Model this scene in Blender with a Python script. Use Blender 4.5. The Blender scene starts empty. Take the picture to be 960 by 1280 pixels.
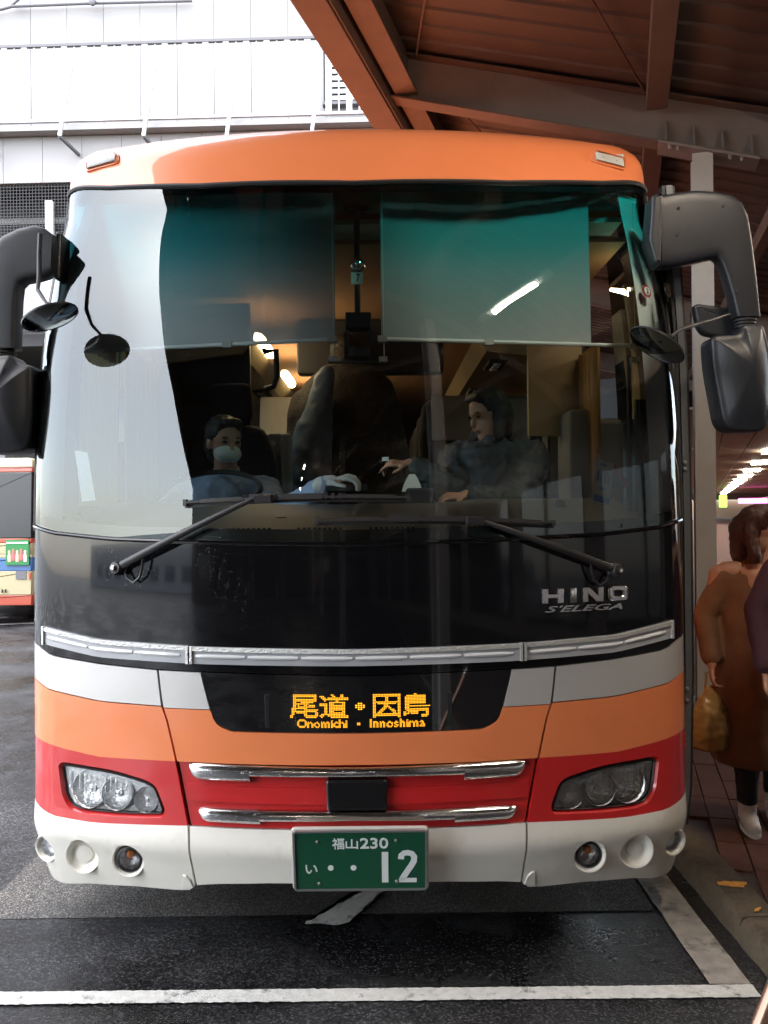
import bpy, bmesh, math, random
from mathutils import Vector, Matrix
random.seed(7)
R_ = math.radians
scene = bpy.context.scene
COL = scene.collection

# ------------------------------------------------------------------ camera, world, sun, exposure
CX, CY, CZ, FPX, HZ, ROLL = 0.10, -2.89, 1.56, 1080.0, 640.0, R_(0.55)
cd = bpy.data.cameras.new('camera')
cd.sensor_fit = 'HORIZONTAL'; cd.sensor_width = 36.0; cd.lens = 36.0 * FPX / 960.0

cd.clip_start = 0.05; cd.clip_end = 3000
cam = bpy.data.objects.new('camera', cd); COL.objects.link(cam)
cam.location = (CX, CY, CZ)
cam.rotation_euler = (Matrix.Rotation(R_(90), 4, 'X') @ Matrix.Rotation(-ROLL, 4, 'Z')).to_euler()
scene.camera = cam

SUN_EL, SUN_AZ = 58.0, 222.0          # azimuth measured from +Y clockwise
world = bpy.data.worlds.new('World'); scene.world = world; world.use_nodes = True
wn = world.node_tree; wn.nodes.clear()
sky = wn.nodes.new('ShaderNodeTexSky'); sky.sky_type = 'NISHITA'; sky.sun_disc = False
sky.sun_elevation = R_(SUN_EL); sky.sun_rotation = R_(SUN_AZ); sky.dust_density = 2.0; sky.air_density = 1.0; sky.ozone_density = 1.0
hs = wn.nodes.new('ShaderNodeHueSaturation'); hs.inputs['Saturation'].default_value = 0.50
bg = wn.nodes.new('ShaderNodeBackground'); bg.inputs['Strength'].default_value = 0.15
wo = wn.nodes.new('ShaderNodeOutputWorld')
wn.links.new(sky.outputs[0], hs.inputs['Color']); wn.links.new(hs.outputs[0], bg.inputs[0]); wn.links.new(bg.outputs[0], wo.inputs[0])

sl = bpy.data.lights.new('sun', 'SUN'); sl.energy = 0.6; sl.angle = R_(160); sl.color = (1.0, 0.97, 0.93)
so = bpy.data.objects.new('sun', sl); COL.objects.link(so)
sd = Vector((math.sin(R_(SUN_AZ)) * math.cos(R_(SUN_EL)), math.cos(R_(SUN_AZ)) * math.cos(R_(SUN_EL)), math.sin(R_(SUN_EL))))
so.rotation_euler = (-sd).to_track_quat('-Z', 'Y').to_euler()

vs = scene.view_settings
vs.view_transform = 'Standard'; vs.look = 'None'; vs.gamma = 1.0; vs.use_curve_mapping = False; vs.exposure = 2.8
scene.render.engine = 'CYCLES'
cy = scene.cycles
cy.max_bounces = 8; cy.transparent_max_bounces = 16; cy.glossy_bounces = 4; cy.diffuse_bounces = 3; cy.transmission_bounces = 6
cy.caustics_reflective = False; cy.caustics_refractive = False; cy.sample_clamp_indirect = 6.0
cy.use_denoising = True

# ------------------------------------------------------------------ helpers: pixels of the photograph to points
def unroll(px, py):
    a, b = px - 480, py - 640
    return 480 + a * math.cos(ROLL) - b * math.sin(ROLL), 640 + a * math.sin(ROLL) + b * math.cos(ROLL)
def at(px, py, D):
    u, v = unroll(px, py)
    return Vector((CX + (u - 480) * D / FPX, CY + D, CZ - (v - HZ) * D / FPX))
def ground(px, py, z=0.0):
    u, v = unroll(px, py)
    return at(px, py, (CZ - z) * FPX / (v - HZ))

# ------------------------------------------------------------------ helpers: materials
def mat(name, color, rough=0.5, metal=0.0, coat=0.0, coat_rough=0.03, spec=0.5, noise=0.0, nscale=8.0, bump=0.0, bscale=60.0,
        drops=0.0, dscale=140.0, rnoise=0.0, emit=None, estr=0.0, alpha=None, dirt=None, transl=0.0):
    m = bpy.data.materials.new(name); m.use_nodes = True
    nt = m.node_tree; N, L = nt.nodes, nt.links
    b = N['Principled BSDF']
    b.inputs['Base Color'].default_value = (*color, 1); b.inputs['Roughness'].default_value = rough
    b.inputs['Metallic'].default_value = metal; b.inputs['Coat Weight'].default_value = coat; b.inputs['Coat Roughness'].default_value = coat_rough
    b.inputs['Specular IOR Level'].default_value = spec
    if alpha is not None: b.inputs['Alpha'].default_value = alpha
    if emit: b.inputs['Emission Color'].default_value = (*emit, 1); b.inputs['Emission Strength'].default_value = estr
    tc = N.new('ShaderNodeTexCoord')
    col_out = None
    if noise > 0:
        n = N.new('ShaderNodeTexNoise'); n.inputs['Scale'].default_value = nscale; n.inputs['Detail'].default_value = 6; n.inputs['Roughness'].default_value = 0.65
        L.new(tc.outputs['Object'], n.inputs['Vector'])
        mr = N.new('ShaderNodeMapRange'); mr.inputs['From Min'].default_value = 0.3; mr.inputs['From Max'].default_value = 0.7
        mr.inputs['To Min'].default_value = 1 - noise; mr.inputs['To Max'].default_value = 1 + noise
        L.new(n.outputs['Fac'], mr.inputs['Value'])
        mx = N.new('ShaderNodeMix'); mx.data_type = 'RGBA'; mx.blend_type = 'MULTIPLY'; mx.inputs['Factor'].default_value = 1
        mx.inputs['A'].default_value = (*color, 1); L.new(mr.outputs[0], mx.inputs['B'])
        col_out = mx.outputs['Result']
        if rnoise > 0:
            r2 = N.new('ShaderNodeMapRange'); r2.inputs['From Min'].default_value = 0.35; r2.inputs['From Max'].default_value = 0.65
            r2.inputs['To Min'].default_value = max(0.02, rough - rnoise); r2.inputs['To Max'].default_value = min(1, rough + rnoise)
            L.new(n.outputs['Fac'], r2.inputs['Value']); L.new(r2.outputs[0], b.inputs['Roughness'])
    if dirt:
        n = N.new('ShaderNodeTexNoise'); n.inputs['Scale'].default_value = dirt[2]; n.inputs['Detail'].default_value = 10; n.inputs['Roughness'].default_value = 0.7
        L.new(tc.outputs['Object'], n.inputs['Vector'])
        mr = N.new('ShaderNodeMapRange'); mr.inputs['From Min'].default_value = dirt[3]; mr.inputs['From Max'].default_value = dirt[3] + 0.12
        mr.inputs['To Max'].default_value = dirt[1]
        L.new(n.outputs['Fac'], mr.inputs['Value'])
        mx = N.new('ShaderNodeMix'); mx.data_type = 'RGBA'; L.new(mr.outputs[0], mx.inputs['Factor'])
        if col_out: L.new(col_out, mx.inputs['A'])
        else: mx.inputs['A'].default_value = (*color, 1)
        mx.inputs['B'].default_value = (*dirt[0], 1); col_out = mx.outputs['Result']
    if col_out: L.new(col_out, b.inputs['Base Color'])
    hts = []
    if bump > 0:
        n = N.new('ShaderNodeTexNoise'); n.inputs['Scale'].default_value = bscale; n.inputs['Detail'].default_value = 4
        L.new(tc.outputs['Object'], n.inputs['Vector']); hts.append((n.outputs['Fac'], bump))
    if drops > 0:
        v = N.new('ShaderNodeTexVoronoi'); v.inputs['Scale'].default_value = dscale; L.new(tc.outputs['Object'], v.inputs['Vector'])
        v2 = N.new('ShaderNodeTexNoise'); v2.inputs['Scale'].default_value = 5; L.new(tc.outputs['Object'], v2.inputs['Vector'])
        sub = N.new('ShaderNodeMath'); sub.operation = 'MULTIPLY'; L.new(v.outputs['Color'], sub.inputs[0]); L.new(v2.outputs['Fac'], sub.inputs[1])
        mm = N.new('ShaderNodeMapRange'); mm.inputs['From Min'].default_value = 0.18; mm.inputs['From Max'].default_value = 0.55
        mm.inputs['To Min'].default_value = 0.0; mm.inputs['To Max'].default_value = 0.36; L.new(sub.outputs[0], mm.inputs['Value'])
        d = N.new('ShaderNodeMath'); d.operation = 'SUBTRACT'; d.use_clamp = True; L.new(mm.outputs[0], d.inputs[0]); L.new(v.outputs['Distance'], d.inputs[1])
        hts.append((d.outputs[0], drops))
    prev = None
    for h, s in hts:
        bp = N.new('ShaderNodeBump'); bp.inputs['Strength'].default_value = s; bp.inputs['Distance'].default_value = 0.01
        L.new(h, bp.inputs['Height'])
        if prev: L.new(prev, bp.inputs['Normal'])
        prev = bp.outputs[0]
    if prev:
        L.new(prev, b.inputs['Normal']); L.new(prev, b.inputs['Coat Normal'])
    return m

def glass(name, ior=1.55, tint=(0.8, 0.92, 0.9), band=None, rough=0.0, drops=False, wet=0.0):
    m = bpy.data.materials.new(name); m.use_nodes = True
    nt = m.node_tree; N, L = nt.nodes, nt.links; N.clear()
    out = N.new('ShaderNodeOutputMaterial'); mix = N.new('ShaderNodeMixShader'); fr = N.new('ShaderNodeFresnel'); fr.inputs['IOR'].default_value = ior
    tr = N.new('ShaderNodeBsdfTransparent'); gl = N.new('ShaderNodeBsdfGlossy'); gl.inputs['Roughness'].default_value = rough
    tr.inputs['Color'].default_value = (*tint, 1); gl.inputs['Color'].default_value = (0.95, 1, 1, 1)
    geo = N.new('ShaderNodeNewGeometry')
    if band:
        sx = N.new('ShaderNodeSeparateXYZ'); L.new(geo.outputs['Position'], sx.inputs[0])
        mr = N.new('ShaderNodeValToRGB'); r = mr.color_ramp
        z0, z1 = band['z']
        mp = N.new('ShaderNodeMapRange'); mp.inputs['From Min'].default_value = z0; mp.inputs['From Max'].default_value = z1
        L.new(sx.outputs['Z'], mp.inputs['Value']); L.new(mp.outputs[0], mr.inputs['Fac'])
        r.elements[0].position = 0; r.elements[0].color = (*tint, 1); r.elements[1].position = 1; r.elements[1].color = (*band['c'], 1)
        e = r.elements.new(0.45); e.color = (*band['m'], 1)
        L.new(mr.outputs[0], tr.inputs['Color'])
    if drops:
        tc = N.new('ShaderNodeTexCoord')
        v = N.new('ShaderNodeTexVoronoi'); v.inputs['Scale'].default_value = 110; L.new(tc.outputs['Object'], v.inputs['Vector'])
        v2 = N.new('ShaderNodeTexNoise'); v2.inputs['Scale'].default_value = 3.0; v2.inputs['Detail'].default_value = 3; L.new(tc.outputs['Object'], v2.inputs['Vector'])
        a = N.new('ShaderNodeMath'); a.operation = 'MULTIPLY'; L.new(v.outputs['Color'], a.inputs[0]); L.new(v2.outputs['Fac'], a.inputs[1])
        mm = N.new('ShaderNodeMapRange'); mm.inputs['From Min'].default_value = 0.40; mm.inputs['From Max'].default_value = 0.62
        mm.inputs['To Max'].default_value = 0.32; L.new(a.outputs[0], mm.inputs['Value'])
        d = N.new('ShaderNodeMath'); d.operation = 'SUBTRACT'; d.use_clamp = True; L.new(mm.outputs[0], d.inputs[0]); L.new(v.outputs['Distance'], d.inputs[1])
        bp = N.new('ShaderNodeBump'); bp.inputs['Strength'].default_value = 0.5; bp.inputs['Distance'].default_value = 0.01
        L.new(d.outputs[0], bp.inputs['Height']); L.new(bp.outputs[0], gl.inputs['Normal']); L.new(bp.outputs[0], fr.inputs['Normal'])
    L.new(fr.outputs[0], mix.inputs[0]); L.new(tr.outputs[0], mix.inputs[1]); L.new(gl.outputs[0], mix.inputs[2]); L.new(mix.outputs[0], out.inputs[0])
    return m

def emis(name, color, strength):
    m = bpy.data.materials.new(name); m.use_nodes = True
    N = m.node_tree.nodes; N.clear()
    o = N.new('ShaderNodeOutputMaterial'); e = N.new('ShaderNodeEmission'); e.inputs[0].default_value = (*color, 1); e.inputs[1].default_value = strength
    m.node_tree.links.new(e.outputs[0], o.inputs[0]); return m

M = {}
M['orange'] = mat('orange_paint', (0.82, 0.235, 0.085), 0.35, coat=0.7, drops=0.12, dscale=190, noise=0.04, nscale=3)
M['red'] = mat('red_paint', (0.54, 0.016, 0.017), 0.35, coat=0.9, drops=0.12, dscale=190)
M['white'] = mat('cream_white_paint', (0.80, 0.775, 0.70), 0.4, coat=0.6, drops=0.14, dirt=((0.45, 0.42, 0.36), 0.30, 3.0, 0.52))
M['silver'] = mat('silver_paint', (0.60, 0.59, 0.57), 0.38, metal=0.35, coat=0.8, drops=0.06)
M['black'] = mat('gloss_black', (0.004, 0.004, 0.005), 0.07, coat=0.25, coat_rough=0.02, drops=0.16, dscale=170, spec=0.35)
M['frit'] = mat('black_glass_border', (0.008, 0.008, 0.009), 0.25)
M['rubber'] = mat('black_rubber', (0.02, 0.02, 0.021), 0.55)
M['plastic'] = mat('grey_plastic', (0.022, 0.024, 0.029), 0.42, bump=0.08, bscale=500, noise=0.08, nscale=12)
M['wiper'] = mat('wiper_black', (0.028, 0.026, 0.027), 0.38)
M['chrome'] = mat('chrome', (0.82, 0.82, 0.82), 0.10, metal=1.0, drops=0.5, dscale=170, bump=.06, bscale=220)
M['chrome2'] = mat('badge_chrome', (0.78, 0.74, 0.70), 0.16, metal=1.0)
M['steel'] = mat('steel', (0.45, 0.45, 0.46), 0.35, metal=0.8)
M['dark'] = mat('dark_underbody', (0.012, 0.012, 0.012), 0.8)
M['windshield'] = glass('windshield_glass', 1.64, (0.84, 0.93, 0.935), band={'z': (2.42, 2.72), 'm': (0.46, 0.82, 0.83), 'c': (0.10, 0.70, 0.74)}, drops=True)
M['clear'] = glass('clear_lens', 1.38, (0.98, 0.985, 0.99))
M['side_glass'] = glass('tinted_side_glass', 1.6, (0.07, 0.09, 0.09))

# ------------------------------------------------------------------ helpers: meshes
class MB:
    def __init__(s): s.v = []; s.f = []
    def add(s, vs, fs):
        o = len(s.v); s.v += [tuple(v) for v in vs]; s.f += [tuple(i + o for i in f) for f in fs]; return s
    def box(s, lo, hi, mtx=None):
        x0, y0, z0 = lo; x1, y1, z1 = hi
        vs = [Vector(p) for p in ((x0,y0,z0),(x1,y0,z0),(x1,y1,z0),(x0,y1,z0),(x0,y0,z1),(x1,y0,z1),(x1,y1,z1),(x0,y1,z1))]
        if mtx: vs = [mtx @ v for v in vs]
        return s.add(vs, [(0,3,2,1),(4,5,6,7),(0,1,5,4),(1,2,6,5),(2,3,7,6),(3,0,4,7)])
    def bar(s, a, b, w, h, up=(0,0,1)):
        a, b = Vector(a), Vector(b); d = (b - a).normalized(); u = Vector(up)
        x = d.cross(u)
        if x.length < 1e-4: x = d.cross(Vector((1, 0, 0)))
        x.normalize(); u = x.cross(d).normalized()
        q = [x*(-w/2)+u*(-h/2), x*(w/2)+u*(-h/2), x*(w/2)+u*(h/2), x*(-w/2)+u*(h/2)]
        return s.add([a+p for p in q]+[b+p for p in q], [(0,3,2,1),(4,5,6,7),(0,1,5,4),(1,2,6,5),(2,3,7,6),(3,0,4,7)])
    def tube(s, pts, r, n=8, caps=True):
        pts = [Vector(p) for p in pts]
        rs = r if isinstance(r, (list, tuple)) else [r] * len(pts)
        rings = []; ref = None
        for i, p in enumerate(pts):
            d = (pts[min(i+1, len(pts)-1)] - pts[max(i-1, 0)]).normalized()
            if ref is None or abs(d.dot(ref)) > 0.98:
                ref = Vector((0,0,1)) if abs(d.z) < 0.9 else Vector((1,0,0))
            x = d.cross(ref).normalized(); y = x.cross(d).normalized(); ref = y
            rings.append([p + (x*math.cos(2*math.pi*k/n) + y*math.sin(2*math.pi*k/n))*rs[i] for k in range(n)])
        return s.loft(rings, caps)
    def loft(s, rings, caps=True, closed=True):
        n = len(rings[0]); vs = [v for r in rings for v in r]; fs = []
        for i in range(len(rings)-1):
            for k in range(n if closed else n-1):
                k2 = (k+1) % n
                fs.append((i*n+k, i*n+k2, (i+1)*n+k2, (i+1)*n+k))
        if caps and closed:
            fs.append(tuple(range(n-1, -1, -1))); o = (len(rings)-1)*n; fs.append(tuple(range(o, o+n)))
        return s.add(vs, fs)
    def lathe(s, prof, mtx, n=24, caps=False):
        rings = [[mtx @ Vector((r*math.cos(2*math.pi*k/n), r*math.sin(2*math.pi*k/n), h)) for k in range(n)] for r, h in prof]
        return s.loft(rings, caps)
    def grid(s, P):
        nx, ny = len(P), len(P[0]); vs = [p for c in P for p in c]
        return s.add(vs, [(i*ny+j, (i+1)*ny+j, (i+1)*ny+j+1, i*ny+j+1) for i in range(nx-1) for j in range(ny-1)])
    def mesh(s, name, smooth=True, angle=35):
        me = bpy.data.meshes.new(name); me.from_pydata(s.v, [], s.f); me.update()
        bm = bmesh.new(); bm.from_mesh(me); bmesh.ops.recalc_face_normals(bm, faces=bm.faces); bm.to_mesh(me); bm.free()
        if smooth: smooth_angle(me, angle)
        return me
    def build(s, name, m, parent=None, smooth=True, angle=35):
        return link(name, s.mesh(name, smooth, angle), m, parent)

def smooth_angle(me, angle=35):
    for p in me.polygons: p.use_smooth = len(p.vertices) <= 8
    bm = bmesh.new(); bm.from_mesh(me); a = R_(angle)
    for e in bm.edges:
        if len(e.link_faces) == 2 and e.calc_face_angle(0) > a: e.smooth = False
    bm.to_mesh(me); bm.free()
def link(name, me, m=None, parent=None):
    o = bpy.data.objects.new(name, me); COL.objects.link(o)
    if m and not me.materials: me.materials.append(m)
    if parent: o.parent = parent
    return o
def tag(o, label=None, cat=None, group=None, kind=None):
    if label: o['label'] = label
    if cat: o['category'] = cat
    if group: o['group'] = group
    if kind: o['kind'] = kind
    return o
def thing(name, label, cat, group=None, loc=(0,0,0)):
    o = bpy.data.objects.new(name, None); COL.objects.link(o); o.location = loc; o.empty_display_size = 0.1
    return tag(o, label, cat, group)
def frame(o, n, up=(0,0,1)):
    n = Vector(n).normalized(); x = Vector(up).cross(n)
    if x.length < 1e-4: x = Vector((1,0,0))
    x.normalize(); y = n.cross(x)
    return Matrix(((x.x,y.x,n.x,o[0]),(x.y,y.y,n.y,o[1]),(x.z,y.z,n.z,o[2]),(0,0,0,1)))
def inset(poly, d):
    n = len(poly); out = []
    for i in range(n):
        a, b, c = Vector(poly[i-1]), Vector(poly[i]), Vector(poly[(i+1) % n])
        e1 = (b-a).normalized(); e2 = (c-b).normalized()
        n1 = Vector((-e1.y, e1.x)); n2 = Vector((-e2.y, e2.x)); m = n1+n2
        m = m.normalized() if m.length > 1e-5 else n1
        k = max(0.45, m.dot(n1)); out.append(b + m*(d/k))
    return out
def area2(p): return sum(p[i-1][0]*p[i][1]-p[i][0]*p[i-1][1] for i in range(len(p)))
def rounded(poly, r, seg=4):
    """round the corners of a 2D polygon"""
    n = len(poly); out = []
    for i in range(n):
        a, b, c = Vector(poly[i-1]), Vector(poly[i]), Vector(poly[(i+1) % n])
        rr = r[i] if isinstance(r, (list, tuple)) else r
        d1 = (a-b); d2 = (c-b); k = min(rr, d1.length*0.48, d2.length*0.48)
        p0 = b + d1.normalized()*k; p1 = b + d2.normalized()*k
        for s in range(seg+1):
            t = s/seg; out.append(p0*(1-t)**2 + b*2*t*(1-t) + p1*t*t)
    return out
def slab(poly, place, t0, t1, bev, steps=3, dome=0.0):
    """a solid with a 2D outline and rounded edges; place(u, v, t) -> point"""
    poly = [Vector(p) for p in poly]
    if area2(poly) < 0: poly = poly[::-1]
    mb = MB(); rings = []
    if dome:
        q = inset(poly, bev); c = sum(q, Vector((0, 0)))/len(q)
        for f in (.04, .2, .4, .6, .78, .92): rings.append([place(*(c+(p-c)*f), t0-dome*(1-f**2.2)) for p in q])
    for k in range(steps+1):
        a = k/steps*math.pi/2; q = inset(poly, bev*(1-math.sin(a))); t = t0+bev*(1-math.cos(a))
        rings.append([place(p.x, p.y, t) for p in q])
    for k in range(steps, -1, -1):
        a = k/steps*math.pi/2; q = inset(poly, bev*(1-math.sin(a))); t = t1-bev*(1-math.cos(a))
        rings.append([place(p.x, p.y, t) for p in q])
    mb.loft(rings, True); return mb
def baked(o):
    dg = bpy.context.evaluated_depsgraph_get(); dg.update()
    me = bpy.data.meshes.new_from_object(o.evaluated_get(dg)); return me
def cut(o, cutter_meshes):
    for cm in cutter_meshes:
        c = bpy.data.objects.new('cutter', cm); COL.objects.link(c)
        md = o.modifiers.new('b', 'BOOLEAN'); md.operation = 'DIFFERENCE'; md.solver = 'EXACT'; md.object = c
        me = baked(o); o.modifiers.clear(); o.data = me
        bpy.data.objects.remove(c)
    smooth_angle(o.data, 40)
def text2d(body, shear=0.0, offset=0.0, size=1.0):
    cu = bpy.data.curves.new('t', 'FONT'); cu.body = body; cu.shear = shear; cu.offset = offset; cu.size = size; cu.resolution_u = 3
    o = bpy.data.objects.new('t', cu); COL.objects.link(o); me = baked(o)
    vs = [(v.co.x, v.co.y) for v in me.vertices]; fs = [tuple(p.vertices) for p in me.polygons]
    bpy.data.objects.remove(o); bpy.data.meshes.remove(me); return vs, fs
def fit(vs, x0, x1, y0, y1):
    a, b = min(v[0] for v in vs), max(v[0] for v in vs); c, d = min(v[1] for v in vs), max(v[1] for v in vs)
    return [(x0+(v[0]-a)/(b-a)*(x1-x0), y0+(v[1]-c)/(d-c)*(y1-y0)) for v in vs]
def extrude2d(vs, fs, place, t0, t1):
    """flat text faces -> solid letters"""
    me = bpy.data.meshes.new('x'); me.from_pydata([(v[0], v[1], 0) for v in vs], [], fs)
    bm = bmesh.new(); bm.from_mesh(me); bmesh.ops.remove_doubles(bm, verts=bm.verts, dist=1e-5)
    r = bmesh.ops.extrude_face_region(bm, geom=list(bm.faces))
    top = [g for g in r['geom'] if isinstance(g, bmesh.types.BMVert)]
    ts = set(top); mb = MB()
    bm.verts.index_update()
    P = [place(v.co.x, v.co.y, t1 if v in ts else t0) for v in bm.verts]
    F = [tuple(v.index for v in f.verts) for f in bm.faces]
    bm.free(); bpy.data.meshes.remove(me)
    return mb.add(P, F)
# ------------------------------------------------------------------ ground, bay, kerb, platform
def asphalt(name, base, wet, sc=1.0, patches=None):
    m = bpy.data.materials.new(name); m.use_nodes = True; nt = m.node_tree; N, L = nt.nodes, nt.links; b = N['Principled BSDF']
    tc = N.new('ShaderNodeTexCoord')
    v = N.new('ShaderNodeTexVoronoi'); v.inputs['Scale'].default_value = 165*sc; L.new(tc.outputs['Object'], v.inputs['Vector'])
    n = N.new('ShaderNodeTexNoise'); n.inputs['Scale'].default_value = 1.1; n.inputs['Detail'].default_value = 8; n.inputs['Roughness'].default_value = .6; L.new(tc.outputs['Object'], n.inputs['Vector'])
    n2 = N.new('ShaderNodeTexNoise'); n2.inputs['Scale'].default_value = 60*sc; n2.inputs['Detail'].default_value = 6; L.new(tc.outputs['Object'], n2.inputs['Vector'])
    r = N.new('ShaderNodeValToRGB'); r.color_ramp.elements[0].position = .0; r.color_ramp.elements[1].position = 1.0
    r.color_ramp.elements[0].color = (base[0]*.45, base[1]*.45, base[2]*.45, 1); r.color_ramp.elements[1].color = (base[0]*4.2, base[1]*4.2, base[2]*4.1, 1)
    sp = N.new('ShaderNodeSeparateColor'); L.new(v.outputs['Color'], sp.inputs[0])
    pw = N.new('ShaderNodeMath'); pw.operation = 'POWER'; pw.inputs[1].default_value = 4.0; L.new(sp.outputs[0], pw.inputs[0]); L.new(pw.outputs[0], r.inputs['Fac'])
    mr = N.new('ShaderNodeMapRange'); mr.inputs['From Min'].default_value = .35; mr.inputs['From Max'].default_value = .68; mr.inputs['To Min'].default_value = .38; mr.inputs['To Max'].default_value = 1.35; L.new(n.outputs['Fac'], mr.inputs['Value'])
    mx = N.new('ShaderNodeMix'); mx.data_type = 'RGBA'; mx.blend_type = 'MULTIPLY'; mx.inputs['Factor'].default_value = 1; L.new(r.outputs[0], mx.inputs['A']); L.new(mr.outputs[0], mx.inputs['B'])
    L.new(mx.outputs['Result'], b.inputs['Base Color'])
    rr = N.new('ShaderNodeMapRange'); rr.inputs['From Min'].default_value = .38; rr.inputs['From Max'].default_value = .62; rr.inputs['To Min'].default_value = wet[0]; rr.inputs['To Max'].default_value = wet[1]; L.new(n.outputs['Fac'], rr.inputs['Value']); L.new(rr.outputs[0], b.inputs['Roughness'])
    b.inputs['Specular IOR Level'].default_value = .45
    ad = N.new('ShaderNodeMath'); ad.operation = 'ADD'; L.new(v.outputs['Distance'], ad.inputs[0]); L.new(n2.outputs['Fac'], ad.inputs[1])
    bp = N.new('ShaderNodeBump'); bp.inputs['Strength'].default_value = .35; bp.inputs['Distance'].default_value = .003; L.new(ad.outputs[0], bp.inputs['Height']); L.new(bp.outputs[0], b.inputs['Normal'])
    return m
M['asphalt'] = asphalt('wet_asphalt', (0.032, 0.032, 0.034), (.12, .7))
M['newasphalt'] = asphalt('new_asphalt', (0.019, 0.019, 0.0205), (.10, .62))
M['concrete'] = asphalt('bay_concrete', (0.075, 0.07, 0.065), (.45, .8), 1.6)
M['paint'] = mat('road_paint', (0.56, 0.56, 0.53), 0.5, noise=.14, nscale=30, dirt=((0.06, 0.06, 0.06), .9, 16.0, .55), bump=.3, bscale=150)
M['paint2'] = mat('worn_road_paint', (0.28, 0.255, 0.225), 0.55, noise=.25, nscale=18, dirt=((0.05, 0.045, 0.04), .85, 8.0, .53), bump=.3, bscale=150)
M['kerb'] = mat('kerb_stone', (0.080, 0.060, 0.040), 0.9, spec=.2, noise=.35, nscale=14, bump=.6, bscale=70, dirt=((0.05, 0.045, 0.035), .7, 7.0, .52))
M['tile'] = mat('red_paver', (0.085, 0.034, 0.022), 0.85, spec=.15, noise=.25, nscale=9, bump=.25, bscale=120)
M['joint'] = mat('paver_bed', (0.05, 0.035, 0.03), 0.9)
M['yellow_mark'] = mat('worn_yellow', (0.55, 0.24, 0.02), 0.7, noise=.3, nscale=60)
def sheet(name, pts, z, m, kind='structure'):
    o = MB().add([(p[0], p[1], z) for p in pts], [tuple(range(len(pts)))]).build(name, m, None, False); tag(o, kind=kind); return o
sheet('ground', [(-400,-400),(400,-400),(400,600),(-400,600)], 0, M['asphalt'])['label'] = 'wet dark asphalt of the bus terminal yard'
y_c = ground(200, 1148).y
sheet('bay_apron', [(-7,-9),(1.36,-9),(1.36,y_c+.3),(-1.48,y_c+.3),(-1.48,y_c),(-7,y_c-.2)], .002, M['newasphalt'])['label'] = 'darker wet asphalt apron in front of the coach'
sheet('bay_pavement', [(-1.50, y_c), (1.14, y_c+.02), (1.14, 14), (-1.50, 14)], .004, M['concrete'])['label'] = 'paler worn concrete strip under the coach'
def ragged(poly, step=.012, amp=.0013):
    out = []
    for i in range(len(poly)):
        a, b = Vector(poly[i]), Vector(poly[(i+1) % len(poly)]); n = max(1, int((b-a).length/step)); d = (b-a).normalized(); p = Vector((-d.y, d.x))
        for k in range(n): out.append(a+(b-a)*k/n+p*random.gauss(0, amp))
    return out
yf, yn = ground(450, 1239).y, ground(450, 1255).y
mk = sheet('stop_line', ragged([(-4.5, yn), (1.285, yn+.005), (1.285, yf+.004), (-4.5, yf)]), .008, M['paint']); mk['label'] = 'white painted stop line across the front of the bay'
mk = sheet('bay_line', ragged([(1.15, yf+.008), (1.283, yf+.008), (1.283, 13), (1.15, 13)], .05), .008, M['paint2']); mk['label'] = 'white painted bay line beside the kerb'
g = [ground(a, b) for a, b in ((381,1157),(432,1158),(476,1118),(452,1118))]
far = [g[2]+(g[2]-g[1])*4, g[3]+(g[3]-g[0])*4]
mk = sheet('bay_mark', ragged([(p.x, p.y) for p in (g[0], g[1], far[0], far[1])], .02, .005), .009, M['paint']); mk['label'] = 'short white painted mark under the number plate'
g = [ground(a, b) for a, b in ((0,786),(60,776),(60,779),(0,790))]
mk = sheet('yard_line', [(g[0].x-6, g[0].y-.75), (g[1].x+1, g[1].y), (g[1].x+1, g[1].y-.12), (g[0].x-6, g[0].y-.95)], .006, M['paint']); mk['label'] = 'thin white line on the yard behind, left of the coach'

KX0, KX1, KH = 1.365, 1.50, .105
kerb = bpy.data.objects.new('kerb', None); COL.objects.link(kerb); tag(kerb, 'worn grey kerb stones along the platform edge', kind='structure')
ksec = [(KX0-.012, -.05), (KX0-.006, KH-.03), (KX0+.006, KH-.008), (KX0+.03, KH), (KX1-.004, KH+.002), (KX1, KH-.02), (KX1, -.05)]
kme = None
for k in range(24):
    y = -3.4+.60*k
    if kme is None:
        mb = MB(); rows = []
        for j in range(7):
            t = j/6; rows.append([Vector((x+random.gauss(0, .002), .003+.593*t, z+random.gauss(0, .002))) for x, z in ksec])
        mb.loft(rows, True); kme = mb.mesh('kerb_stone', True, 40); kme.materials.append(M['kerb'])
    o = link('kerb_stone', kme, None, kerb); o.location = (random.gauss(0, .002), y, random.gauss(0, .002))
for poly in ([(896,1103),(934,1104),(930,1110),(898,1108)], [(944,1137),(950,1135),(949,1141),(943,1141)]):
    P = [ground(a, b, KH) for a, b in poly]
    mb = MB().add([(p.x, p.y, KH+.005) for p in ragged([(p.x, p.y) for p in P], .012, .003)], [tuple(range(len(ragged([(p.x, p.y) for p in P], .012, 0))))])
    o = mb.build('yellow_paint_mark', M['yellow_mark'], kerb, False)
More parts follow.
